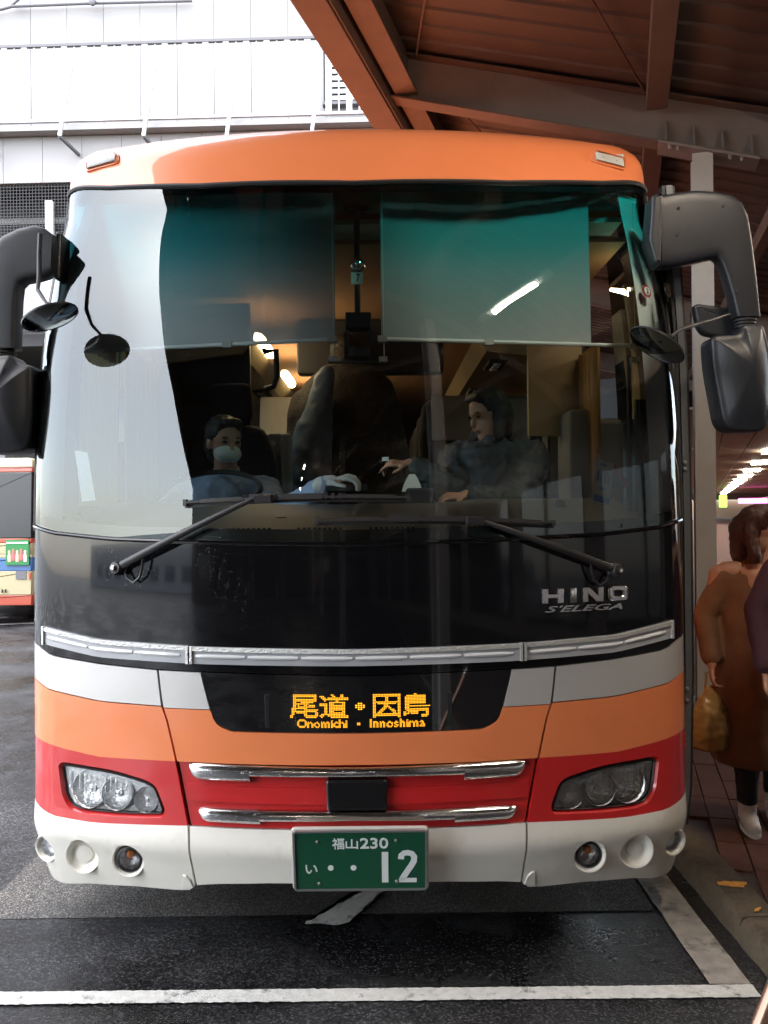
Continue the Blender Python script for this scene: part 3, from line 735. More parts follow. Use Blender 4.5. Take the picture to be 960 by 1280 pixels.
# slim lamp bar: three lengths
M['bar_glass'] = mat('lamp_bar_lens', (0.42, 0.43, 0.45), 0.12, coat=1.0, spec=0.6)
M['bar_trim'] = mat('lamp_bar_ribbed_trim', (0.62, 0.62, 0.60), 0.3, metal=0.5, bump=0.6, bscale=160)
M['bar_tube'] = mat('lamp_bar_tube', (0.68, 0.69, 0.70), 0.15, coat=1.0)
for a, b in ((-1.145, -.572), (-.566, .566), (.572, 1.145)):
    u_ = usamp(a, b, .04)
    base = bpart(patch(u_, lambda u: BB(u), lambda u: BT(u), 3, .010, .014), 'lamp_bar', 'bar_glass')
    bpart(patch(u_, lambda u: BT(u)-.015, lambda u: BT(u)-.001, 2, .016, .010), 'ribbed_trim', 'bar_trim', base)
    nseg = 6 if b-a > 1 else 3
    for k in range(nseg):
        p, q = a+.02+(b-a-.04)*k/nseg, a+.02+(b-a-.04)*(k+1)/nseg-.01
        pts = [skin(p+(q-p)*i/6, BB(p+(q-p)*i/6)*.56+BT(p+(q-p)*i/6)*.44, .008) for i in range(7)]
        rr = [.006]+[.0085]*5+[.006]
        bpart(MB().tube(pts, rr, 8), 'light_tube', 'bar_tube', base)
    for e in (a, b):
        bpart(patch(sorted([e-.008 if e == b else e, e if e == b else e+.008]), lambda u: BB(u)-.001, lambda u: BT(u)+.001, 2, .018, .012), 'end_cap', 'bar_trim', base)

# coloured bands: corner panels (wrapping onto the flank) and centre panels
CW = [WB+.12, WB+.32, WB+.5]
def corner_us(s, lo):
    u_ = [x for x in usamp(-WB, WB, .045) if x*s >= 0]
    u_ = [lo*s]+[x for x in u_ if x*s > lo+.012]
    return sorted(set(u_+[c*s for c in CW]))
def corner_patch(s, zlo, zhi, nz, lo=.63, thick=.02):
    us_ = corner_us(s, lo)
    edge = lambda z: s*(VS(z)+.004)
    far = lambda z: s*CW[-1]
    # keep corner sampling: shift only the near part towards the seam
    mb = MB(); n = len(us_)
    def pt(i, j, o):
        t = j/nz; u = us_[i]
        for _ in range(5):
            z = zlo(u)+(zhi(u)-zlo(u))*t
            e = VS(z)+.004; a = abs(us_[i])
            if a < 1.0: u = s*(e+(a-lo)/(1.0-lo)*(1.0-e))
        return skin(u, z, o)
    A = [[pt(i, j, 0) for j in range(nz+1)] for i in range(n)]; B = [[pt(i, j, -thick) for j in range(nz+1)] for i in range(n)]
    W = nz+1; o = n*W; vs_ = [p for c in A for p in c]+[p for c in B for p in c]; fs = []
    for i in range(n-1):
        for j in range(nz):
            q = (i*W+j, (i+1)*W+j, (i+1)*W+j+1, i*W+j+1); fs.append(q); fs.append(tuple(o+k for k in q[::-1]))
        for j in (0, nz): fs.append((i*W+j, (i+1)*W+j, o+(i+1)*W+j, o+i*W+j))
    for j in range(nz):
        for i in (0, n-1): fs.append((i*W+j, i*W+j+1, o+i*W+j+1, o+i*W+j))
    return mb.add(vs_, fs)
BOT = lin([(.55,.275),(.575,.268),(.60,.247),(.64,.243),(.8,.238),(1.0,.217),(1.12,.190),(1.2,.185),(1.25,.21)])
def hlpoly(s):
    p = [(1.081,.6527),(1.0604,.6581),(.8641,.6511),(.7411,.6261),(.7082,.6124),(.6759,.5354),(.682,.5184),(.8273,.5072),(.9871,.5021),(1.0371,.5097),(1.064,.5461)]
    return rounded([(s*a, b) for a, b in p], [.012,.02,.1,.05,.03,.012,.012,.1,.06,.03,.03], 3)
def prism_on_skin(poly, o0, o1):
    if area2(poly) < 0: poly = poly[::-1]
    return MB().loft([[skin(p[0], p[1], o0) for p in poly], [skin(p[0], p[1], o1) for p in poly]], True).mesh('c', False)
FOGS = [(.814, .345, .055), (1.0, .335, .060)]
for s in (-1, 1):
    bpart(corner_patch(s, lambda u: L3(max(.676, abs(u)))+.002, lambda u: L4(u)-.002, 4), 'silver_corner_panel', 'silver', angle=60)
    bpart(corner_patch(s, L2, lambda u: L3(max(.676, abs(u)))-.002, 5), 'orange_corner_panel', 'orange', angle=60)
    rc = bpart(corner_patch(s, L1, L2, 8), 'red_corner_panel', 'red', angle=60)
    hp = hlpoly(s)
    hole = inset(hp, -.010) if area2(hp) > 0 else inset(hp, .010)
    hole = [tuple(q) for q in hole]
    cut(rc, [prism_on_skin(hole, .05, -.06)])
    wc = bpart(corner_patch(s, BOT, L1, 10), 'white_bumper_corner', 'white', angle=50)
    cutters = []
    for fu, fz, frd in FOGS+[(1.172, .325, .046)]:
        nn = normal(s*fu, fz)
        nn = (nn*(.35 if fu < 1.1 else 1.3)+Vector((0,-1,.12))).normalized()
        mtx = frame(skin(s*fu, fz), nn)
        cutters.append(MB().lathe([(frd+.004,.06),(frd+.004,-.07)], mtx, 36, True).mesh('c', False))
    cut(wc, cutters)
    for k, (fu, fz, frd) in enumerate(FOGS+[(1.172, .325, .046)]):
        nn = normal(s*fu, fz)
        nn = (nn*(.35 if fu < 1.1 else 1.3)+Vector((0,-1,.12))).normalized()
        mtx = frame(skin(s*fu, fz), nn)
        lip = MB().lathe([(frd+.006,.0),(frd+.004,.0035),(frd-.002,.001),(frd-.006,-.006),(frd-.010,-.012)], mtx, 36)
        if k == 0:
            fog = lip.build('fog_lamp', M['white'], bus)
            MB().lathe([(frd-.008,-.012),(frd-.010,-.003),(frd-.016,-.001),(frd-.018,-.012)], mtx, 36).build('bezel', M['plastic'], fog)
            MB().lathe([(frd-.016,-.008),(.03,-.03),(.012,-.042),(0,-.043)], mtx, 30).build('reflector', M.setdefault('lamp_silver', mat('lamp_silver', (.93,.94,.95), .16, metal=.35, bump=.8, bscale=55)), fog)
            M.setdefault('amber', mat('amber_bulb', (0.55, 0.16, 0.03), 0.15, coat=1.0))
            MB().lathe([(.0,-.012),(.012,-.014),(.015,-.022),(.012,-.038)], mtx @ Matrix.Translation((0,.012,0)), 14).build('bulb', M['amber'], fog)
            for q in range(7):
                x = -.03+.01*q; h = math.sqrt(max(.0001, (frd-.02)**2-x*x))
                MB().bar(mtx @ Vector((x, -h, -.006)), mtx @ Vector((x, -h*.1, -.006)), .0035, .004).build('lens_rib', M['clear'], fog)
            MB().lathe([(frd-.016,-.003),(.024,.002),(0,.004)], mtx, 30).build('lens', M['clear'], fog)
        elif k == 1:
            blank = lip.build('blank_dish', M['white'], bus)
            MB().lathe([(frd-.010,-.012),(frd-.014,-.016),(.036,-.019),(.030,-.018),(.028,-.013),(.020,-.012),(0,-.011)], mtx, 36).build('dish_cover', M['white'], blank)
        else:
            side = lip.build('side_lamp', M['white'], bus)
            MB().lathe([(frd-.010,-.012),(.03,-.03),(0,-.034)], mtx, 30).build('reflector', M.setdefault('lamp_silver', mat('lamp_silver', (.93,.94,.95), .16, metal=.35, bump=.8, bscale=55)), side)
            MB().lathe([(frd-.010,-.010),(.024,-.003),(0,-.001)], mtx, 30).build('lens', M['clear'], side)
    # headlamp: painted return, housing, reflectors, clear lens
    hl = thing_part = bpy.data.objects.new('headlamp', None); COL.objects.link(hl); hl.parent = bus
    q = hp if area2(hp) > 0 else hp[::-1]
    hq = inset(q, -.010); q2 = inset(q, .004)
    MB().loft([[skin(p[0], p[1], -.001) for p in hq], [skin(p[0], p[1], -.016) for p in q]], False).build('painted_return', M['red'], hl)
    MB().loft([[skin(p[0], p[1], -.013) for p in q], [skin(p[0], p[1], -.006) for p in q2], [skin(p[0], p[1], -.014) for p in inset(q, .009)]], False).build('rim', M['rubber'], hl)
    cxm = sum(p[0] for p in q)/len(q); czm = sum(p[1] for p in q)/len(q)
    def bowl(u, z): return -.02-.05*max(0, 1-((u-cxm)/.2)**2)*max(0, 1-((z-czm)/.08)**2)
    back = MB()
    q3 = inset(q, .006)
    rings = [[skin(cxm+(p[0]-cxm)*f, czm+(p[1]-czm)*f, -.014-.024*(1-f**4)) for p in q3] for f in (1, .97, .9, .75, .5, .2)]
    back.loft(rings, False); back.add(rings[-1], [tuple(range(len(rings[-1])))])
    M.setdefault('lamp_back', mat('lamp_housing', (0.90, 0.91, 0.92), 0.22, metal=0.15, coat=.5, bump=1.0, bscale=40))
    back.build('housing', M['lamp_back'], hl)
    for (bu, bz, br, nm) in ((.968, .580, .070, 'low_beam'), (.858, .574, .060, 'high_beam'), (.745, .562, .046, 'turn_signal')):
        mt = frame(skin(s*bu, bz, -.016), (normal(s*bu, bz)*.6+Vector((0,-.5,.18))))
        bo = MB().lathe([(br,.0),(br*.96,.004),(br*.93,-.001),(br*.75,-.010),(br*.42,-.018),(br*.2,-.020),(br*.2,-.012),(0,-.009)], mt, 26).build(nm, M.setdefault('lamp_silver', mat('lamp_silver', (.93,.94,.95), .16, metal=.35, bump=.8, bscale=55)), hl)
    ribs = MB()
    for k in range(13):
        u = .82+.021*k
        zt = .648 if u > .86 else .630; zb = .515
        ribs.add(*((lambda a, b, c, d: ([a, b, c, d], [(0,1,2,3)]))(skin(s*(u-.002), zb+.06, -.0125), skin(s*(u+.002), zb+.06, -.0125), skin(s*(u+.002), zt-.015, -.0125), skin(s*(u-.002), zt-.015, -.0125))))
    ribs.build('lens_flutes', M['lamp_silver'], hl)
    rings = [[skin(cxm+(p[0]-cxm)*f, czm+(p[1]-czm)*f, -.011+.010*(1-f**3)) for p in q2] for f in (1, .9, .75, .5, .2)]
    lens = MB().loft(rings, False); lens.add(rings[-1], [tuple(range(len(rings[-1])))])
    lens.build('lens', M['clear'], hl, angle=70)

# centre panels
cl = lambda z: -VS(z)+.004
cr = lambda z: VS(z)-.004
cu_ = usamp(-.62, .62, .045)
# small silver tabs each side of the destination box
XD = lin([(.8175,.425),(.823,.437),(.83,.46),(.843,.479),(.86,.49),(.896,.501),(1.012,.532)])
for s in (-1, 1):
    if s < 0: a, b = (lambda z: -VS(z)+.004), (lambda z: -XD(z)-.003)
    else: a, b = (lambda z: XD(z)+.003), (lambda z: VS(z)-.004)
    bpart(patch([s*.66, s*.62, s*.58, s*.54, s*.52][::s], K(.891), lambda u: L4(u)-.002, 4, 0, .02, a, b), 'silver_tab', 'silver')
M['display'] = mat('destination_glass', (0.007, 0.007, 0.008), 0.05, coat=1.0, coat_rough=0.01, drops=0.25, dscale=100, spec=0.6)
dp = bpart(patch(usamp(-.5, .5, .05), lambda u: .8178+.004*(abs(u)/.45)**2, lambda u: L4(u)-.001, 10, -.004, .02, lambda z: -XD(z), lambda z: XD(z)), 'destination_panel', 'display')
OT = lin([(0,.8150),(.425,.8165),(.44,.822),(.46,.829),(.479,.842),(.49,.859),(.4985,.884),(.503,.888),(.68,.888)])
cu2 = sorted(set(cu_+[x*s for x in (.425,.44,.46,.479,.49,.4985,.503) for s in (-1, 1)]))
def cpatch(us_, zlo, zhi, nz, off=0.0, thick=.02):
    """centre panel: only its outermost columns follow the slanting seam"""
    mb = MB(); n = len(us_); e0 = us_[-1]
    def pt(i, j, o):
        t = j/nz; u = us_[i]
        for _ in range(5):
            z = zlo(u)+(zhi(u)-zlo(u))*t; e = VS(z)-.004; a = abs(us_[i])
            if a > .505: u = math.copysign(.505+(a-.505)/(e0-.505)*(e-.505), us_[i])
        return skin(u, z, o)
    A = [[pt(i, j, off) for j in range(nz+1)] for i in range(n)]; B = [[pt(i, j, off-thick) for j in range(nz+1)] for i in range(n)]
    W = nz+1; o = n*W; vs_ = [p for c in A for p in c]+[p for c in B for p in c]; fs = []
    for i in range(n-1):
        for j in range(nz):
            q = (i*W+j, (i+1)*W+j, (i+1)*W+j+1, i*W+j+1); fs.append(q); fs.append(tuple(o+k for k in q[::-1]))
        for j in (0, nz): fs.append((i*W+j, (i+1)*W+j, o+(i+1)*W+j, o+i*W+j))
    for j in range(nz):
        for i in (0, n-1): fs.append((i*W+j, i*W+j+1, o+i*W+j+1, o+i*W+j))
    return mb.add(vs_, fs)
bpart(cpatch(cu2, L2, OT, 4), 'orange_centre_panel', 'orange', angle=50)
bpart(cpatch(cu_, L1, lambda u: L2(u)-.002, 6, -.012, .02), 'red_grille_panel', 'red')
bpart(cpatch(cu_, lambda u: lin([(0,.305),(.3,.298),(.5,.282),(.56,.272),(.62,.265)])(u), lambda u: L1(u)-.002, 8), 'white_bumper_centre', 'white', angle=25)
# tow-point notches
for s in (-1, 1):
    MB().loft([[skin(s*p[0], p[1], -.004) for p in ((.580,.26),(.587,.295),(.60,.312),(.615,.315),(.628,.252))], [skin(s*p[0], p[1], .005) for p in ((.582,.262),(.590,.292),(.602,.306),(.612,.307),(.622,.254))]], True).build('tow_cover', M['white'], bus)
# red stripes across the grille: two moulded ridges behind the chrome
for z in (.603,):
    bpart(patch(usamp(-.59, .59), K(z-.028), K(z+.028), 2, -.006, .01), 'grille_ridge', 'red')
# chrome bars: wide ends, thin middle, sharp lower step
def chrome_bar(zt, zb, x_out, x_step, zlow):
    c = bpy.data.objects.new('grille_bar', None); COL.objects.link(c); c.parent = bus
    rows = []
    for u in usamp(-x_step, x_step, .04):
        z0, z1 = zb(u), zt(u)
        rows.append([skin(u, z0+(z1-z0)*(.5-.5*math.cos(math.pi*k/10)), -.006+.022*math.sin(math.pi*k/10)) for k in range(11)])
    bpart(MB().grid(rows), 'middle_strip', 'chrome', c, angle=60)
    for s in (-1, 1):
        rows = []
        for k in range(15):
            u = x_step+(x_out-x_step)*k/14; t = max(0, (u-(x_out-.035))/.035)
            z1 = zt(u)-.004*t*t; z0 = zlow+(z1-zlow)*.45*t**2.2
            rows.append([skin(s*u, z0+(z1-z0)*(.5-.5*math.cos(math.pi*q/12)), -.012+.026*math.sin(math.pi*q/12)**.8*(1-.5*t**4)) for q in range(13)])
        mb = MB().grid(rows); n_ = 13
        mb.f.append(tuple(range(n_))); mb.f.append(tuple(range(14*n_, 15*n_)))
        mb.build('end_piece', M['chrome'], c, angle=50)
chrome_bar(lin([(0,.7055),(.58,.7085)]), lin([(0,.666),(.36,.6644)]), .576, .362, .647)
chrome_bar(lin([(0,.5595),(.54,.556)]), lin([(0,.5224),(.33,.5155)]), .5425, .3275, .506)
# square black sensor box
slab(rounded([(-.104,.663),(.104,.663),(.100,.561),(-.100,.561)], .012, 3), lambda u, v, t: skin(u, v, t), -.02, .016, .008, 3).build('sensor_cover', M['frit'], bus)

# destination characters (lit)
def led_mat():
    m = emis('amber_led', (1.0, 0.42, 0.03), 5.0); nt = m.node_tree; N, L = nt.nodes, nt.links
    e = [n for n in N if n.type == 'EMISSION'][0]
    tc = N.new('ShaderNodeTexCoord'); v = N.new('ShaderNodeTexVoronoi'); v.inputs['Scale'].default_value = 170; v.inputs['Randomness'].default_value = 0.0
    L.new(tc.outputs['Object'], v.inputs['Vector'])
    mr = N.new('ShaderNodeMapRange'); mr.inputs['From Min'].default_value = 0.2; mr.inputs['From Max'].default_value = 0.75; mr.inputs['To Min'].default_value = 0.9; mr.inputs['To Max'].default_value = 0.10
    L.new(v.outputs['Distance'], mr.inputs['Value']); L.new(mr.outputs[0], e.inputs[1]); return m
M['led'] = led_mat()
def sign_text(body, x0, x1, z0, z1, nm, parent, m, o0, o1, off=0.0, shear=0.0):
    v, f = text2d(body, shear, off); v = fit(v, x0, x1, z0, z1)
    return extrude2d(v, f, lambda a, b, t: skin(a, b, t), o0, o1).build(nm, M[m], parent, smooth=False)
slab(rounded([(-.31,.832),(.325,.832),(.325,.946),(-.31,.946)], .004, 2), lambda u, v, t: skin(u, v, t), -.01, -.0025, .001, 1).build('led_board', mat('led_board', (0.016, 0.018, 0.018), 0.3), dp)
def led_dots(body, x0, x1, z0, z1, nx, nz, off):
    """lettering as a matrix of small lit dots"""
    v, f = text2d(body, 0, off); v = fit(v, x0, x1, z0, z1); mb = MB()
    tris = [(v[q[0]], v[q[k]], v[q[k+1]]) for q in f for k in range(1, len(q)-1)]
    def inside(x, z):
        for a, b, c in tris:
            d1 = (b[0]-a[0])*(z-a[1])-(b[1]-a[1])*(x-a[0]); d2 = (c[0]-b[0])*(z-b[1])-(c[1]-b[1])*(x-b[0]); d3 = (a[0]-c[0])*(z-c[1])-(a[1]-c[1])*(x-c[0])
            if (d1 >= 0 and d2 >= 0 and d3 >= 0) or (d1 <= 0 and d2 <= 0 and d3 <= 0): return True
        return False
    px_, pz_ = (x1-x0)/nx, (z1-z0)/nz
    for i in range(nx):
        for k in range(nz):
            x, z = x0+(i+.5)*px_, z0+(k+.5)*pz_
            if sum(inside(x+dx*px_, z+dz*pz_) for dx, dz in ((0,0),(.3,.3),(-.3,.3),(.3,-.3),(-.3,-.3))) >= 2: mb.add([skin(x+px_*.44*math.cos(q*math.pi/3), z+pz_*.36*math.sin(q*math.pi/3), -.001) for q in range(6)], [(0,1,2,3,4,5)])
    return mb.build('led_character', M['led'], dp, False)
M['led'] = emis('amber_led', (1.0, 0.42, 0.02), 0.36)
for ch, a, b in (('尾', -.224, -.128), ('道', -.124, -.026), ('因', .056, .150), ('島', .159, .250)):
    led_dots(ch, a, b, .868, .948, 18, 16, .008)
led_dots('o', -.004, .030, .894, .920, 4, 4, .3)
led_dots('Onomichi', -.200, -.030, .835, .864, 46, 8, .012); led_dots('Innoshima', .045, .232, .835, .864, 50, 8, .012)
led_dots('o', .002, .014, .843, .853, 2, 2, .3)

# maker's badge and model script
def poly_letter(polys, x0, x1, z0, z1, nm, m, parent):
    for outer in polys:
        pl = [(x0+p[0]*(x1-x0), z0+p[1]*(z1-z0)) for p in outer]
        yield pl
def letter(outline, x0, x1, z0, z1, hole=None):
    P = lambda p: (x0+p[0]*(x1-x0), z0+p[1]*(z1-z0))
    mb = MB()
    if hole:
        o = [P(p) for p in outline]; h = [P(p) for p in hole]
        rings = [[skin(p[0], p[1], 0) for p in o], [skin(p[0], p[1], .007) for p in o], [skin((p[0]*5+q[0])/6, (p[1]*5+q[1])/6, .010) for p, q in zip(o, h)],
                 [skin((p[0]+q[0]*5)/6, (p[1]+q[1]*5)/6, .010) for p, q in zip(o, h)], [skin(p[0], p[1], .007) for p in h], [skin(p[0], p[1], 0) for p in h]]
        return mb.loft(rings, False)
    return slab([P(p) for p in outline], lambda u, v, t: skin(u, v, t), -.001, .010, .0025, 2)
badge = bpy.data.objects.new('badge', None); COL.objects.link(badge); badge.parent = bus
H = [(0,0),(.30,0),(.30,.34),(.70,.34),(.70,0),(1,0),(1,1),(.70,1),(.70,.64),(.30,.64),(.30,1),(0,1)]
Nn = [(0,0),(.27,0),(.27,.55),(.66,0),(1,0),(1,1),(.73,1),(.73,.45),(.34,1),(0,1)]
Oo = rounded([(0,0),(1,0),(1,1),(0,1)], .28, 5); Oi = rounded([(.30,.30),(.70,.30),(.70,.70),(.30,.70)], .08, 5)
bx = [.6395+(.967-.6395)*t for t in (0, .245, .315, .39, .455, .70, .755, 1)]
for oc, i, hh in ((H, 0, None), ([(0,0),(1,0),(1,1),(0,1)], 2, None), (Nn, 4, None), (Oo, 6, Oi)):
    zz0, zz1 = 1.2375, 1.2895
    letter(oc, bx[i], bx[i+1], zz0, zz1, hh).build('badge_letter', M['chrome2'], badge)
sign_text("S'ELEGA", .650, .943, 1.207, 1.229, 'badge_letter', badge, 'chrome2', -.001, .006, off=.018, shear=.35)

# number plate
plate = bpy.data.objects.new('number_plate', None); COL.objects.link(plate); plate.parent = bus
tilt = Matrix.Translation((.011, -.042, .413)) @ Matrix.Rotation(R_(12), 4, 'X') @ Matrix.Rotation(R_(90), 4, 'X')
PP = lambda u, v, t: tilt @ Vector((u, v, t))
M['plate_green'] = mat('plate_green', (0.008, 0.085, 0.042), 0.35, coat=0.3)
M['plate_white'] = mat('plate_white', (0.80, 0.84, 0.82), 0.4)
slab(rounded([(-.226,-.113),(.226,-.113),(.226,.113),(-.226,.113)], .014, 4), PP, -.022, -.004, .004, 2).build('plate_holder', mat('plate_holder', (0.55, 0.54, 0.50), 0.4, metal=0.3), plate)
ring_o = rounded([(-.220,-.110),(.220,-.110),(.220,.110),(-.220,.110)], .012, 4); ring_i = inset(ring_o, .006)
MB().loft([[PP(p[0], p[1], -.003) for p in ring_o], [PP(p[0], p[1], .006) for p in ring_o], [PP(p[0], p[1], .006) for p in ring_i], [PP(p[0], p[1], .001) for p in ring_i]], False).build('plate_rim', M['steel'], plate)
slab(ring_i, PP, -.003, .0015, .0005, 1).build('plate_field', M['plate_green'], plate)
def ptext(body, x0, x1, y0, y1, off=0.0):
    v, f = text2d(body, 0, off); v = fit(v, x0, x1, y0, y1)
    extrude2d(v, f, PP, .001, .0032).build('plate_character', M['plate_white'], plate, smooth=False)
sx, sz = .44/166, .22/76
def pxp(a, b): return ((a-450)*sx, -(b-1075)*sz)
def pbox(body, a, b, c, d, off=0.0):
    x0, y1 = pxp(a, b); x1, y0 = pxp(c, d); ptext(body, x0, x1, y0, y1, off)
pbox('福', 415.5, 1046.5, 430.5, 1060.5, .01); pbox('山', 432, 1048, 447.5, 1060, .012)
pbox('230', 450, 1046.5, 485, 1060, .018)
pbox('い', 381.5, 1080, 396.5, 1091, .012)
def pstroke(pts, w):
    P = [Vector(pxp(*p)) for p in pts]; L_, R2 = [], []
    for i, p in enumerate(P):
        d = (P[min(i+1, len(P)-1)]-P[max(i-1, 0)]).normalized(); n = Vector((-d.y, d.x))*w/2; L_.append(p+n); R2.append(p-n)
    mb = MB()
    for t in (.001, .0032): pass
    q = [PP(p.x, p.y, .0032) for p in L_]+[PP(p.x, p.y, .0032) for p in R2[::-1]]
    n = len(P); fs = [(i, i+1, 2*n-2-i, 2*n-1-i) for i in range(n-1)]
    mb.add(q, fs); mb.build('plate_character', M['plate_white'], plate, False)
pstroke([(480.7, 1064), (480.7, 1103)], .0215)
two = [(500.5, 1073.5), (501, 1068.5), (504.5, 1065.8), (509, 1065.2), (514, 1066.5), (517, 1070.5), (516.5, 1076), (513, 1082), (508.5, 1088.5), (503.5, 1096), (500.8, 1101)]
pstroke(two, .0205); pstroke([(498, 1100.2), (520, 1100.2)], .0165)
for a in (413, 441.5):
    c = pxp(a, 1084)
    MB().lathe([(.0,.0034),(.0095,.0034),(.0095,.001)], tilt @ Matrix.Translation((c[0], c[1], 0)), 20).build('plate_character', M['plate_white'], plate, False)
for a, b in ((397, 1051), (494.5, 1050), (398, 1104), (495, 1102)):
    c = pxp(a, b); MB().lathe([(.0,.007),(.004,.0065),(.0055,.003),(.006,.001)], tilt @ Matrix.Translation((c[0], c[1], 0)), 12).build('screw', M['steel'], plate)

# flanks, tail, underbody, wheels
for s in (-1, 1):
    segs = [(.51, 1.30), (2.60, 6.9), (8.2, 11.0)]
    for a, b in segs:
        for zl, zh, m, nm in ((.30, .50, 'white', 'flank_skirt'), (.502, .738, 'red', 'flank_red_band')):
            us_ = sorted([s*(WB+a), s*(WB+(a+b)/2), s*(WB+b)])
            bpart(patch(us_, K(zl), K(zh), 2, 0, .02), nm, m)
    us_ = sorted([s*(WB+.51), s*(WB+3), s*(WB+6), s*(WB+11)])
    for zl, zh, m, nm in ((.742, .95, 'orange', 'flank_orange_band'), (.955, 1.085, 'silver', 'flank_silver_band'), (1.09, 1.515, 'black', 'flank_black_band')):
        bpart(patch(us_, K(zl), K(zh), 2, 0, .02), nm, m)
    bpart(patch(sorted([s*WB, s*(WB+.25), s*(WB+.5)]), lambda u: L4(WB)+.004, lambda u: SEAM(WB)-.004, 3, 0, .02), 'flank_black_band', 'black')
    for k in range(6):
        a = .32+1.75*k
        if s > 0 and k == 0: a = 1.30
        b = .32+1.75*(k+1)-.02
        bpart(patch(sorted([s*(WB+a), s*(WB+b)]), K(1.525), K(TOP(WB)+.012), 6, -.003, 0), 'side_window', 'side_glass')
mb = MB().box((-1.22, 11.55, .3), (1.22, 11.92, 3.2)); bpart(mb, 'tail_panel', 'orange')
bpart(MB().box((-.95, .24, .38), (.95, .50, .92)).box((-1.18, .55, .34), (1.18, 1.40, .92)).box((-.85, 1.40, .34), (.85, 11.5, .92)).box((-.5,.13,.30),(.5,.3,.8)), 'underbody', 'dark')
tyre = mat('tyre', (0.02, 0.02, 0.02), 0.8); rim = mat('wheel_rim', (0.5, 0.5, 0.5), 0.4, metal=0.7)
for s in (-1, 1):
    for y in (2.40, 8.0):
        mt = frame((s*1.03, y, .50), (s, 0, 0))
        w = MB().lathe([(.30,-.14),(.46,-.14),(.50,-.10),(.50,.10),(.46,.15),(.30,.15)], mt, 36).build('wheel', tyre, bus)
        MB().lathe([(.30,.15),(.29,.10),(.24,.05),(.12,.10),(0,.10)], mt, 30).build('rim', rim, w)

# folding passenger door, pushed out along the kerb-side flank
door = bpy.data.objects.new('door', None); COL.objects.link(door); door.parent = bus
M['door_grey'] = mat('door_edge_grey', (0.14, 0.15, 0.16), 0.4, coat=0.3)
dx0, dx1 = 1.262, 1.305
def dedge(x0, x1, y0, y1, nm, m, zs=((.30, .0), (.45, .018), (.9, .03), (1.5, .030), (2.1, .02), (2.55, -.005), (2.85, -.03))):
    mb = MB(); mb.loft([[Vector((x0+dx, y0, z)), Vector((x1+dx, y0, z)), Vector((x1+dx, y1, z)), Vector((x0+dx, y1, z))] for z, dx in zs], True); return mb.build(nm, m, door)
dedge(1.250, 1.262, .555, .60, 'rubber_seal', M['rubber'])
dedge(1.265, 1.290, .55, .59, 'frame_edge', M['door_grey'])
dedge(1.292, 1.302, .56, .60, 'outer_seal', M['rubber'])
dedge(1.270, 1.303, .605, 1.50, 'door_leaf', M['orange'], ((.30, .0), (.45, .018), (.9, .03), (1.5, .030)))
dedge(1.270, 1.303, .605, 1.50, 'door_glass', M['side_glass'], ((1.505, .030), (2.1, .02), (2.55, -.005), (2.85, -.03)))
for z in (.80, .845, 1.72, 1.745):
    MB().lathe([(0,.010),(.007,.008),(.009,0)], frame((1.300, .552, z), (0,-1,0)), 10).build('hinge_bolt', M['steel'], door)
MB().box((1.318,.60,.72),(1.330,.62,1.12)).build('door_handle', M['rubber'], door)
for s in (1,):
    for k in range(3):
        bpart(patch(sorted([1.232, 1.248]), K(.655+.022*k), K(.664+.022*k), 1, .004, .006), 'vent_slit', 'red')
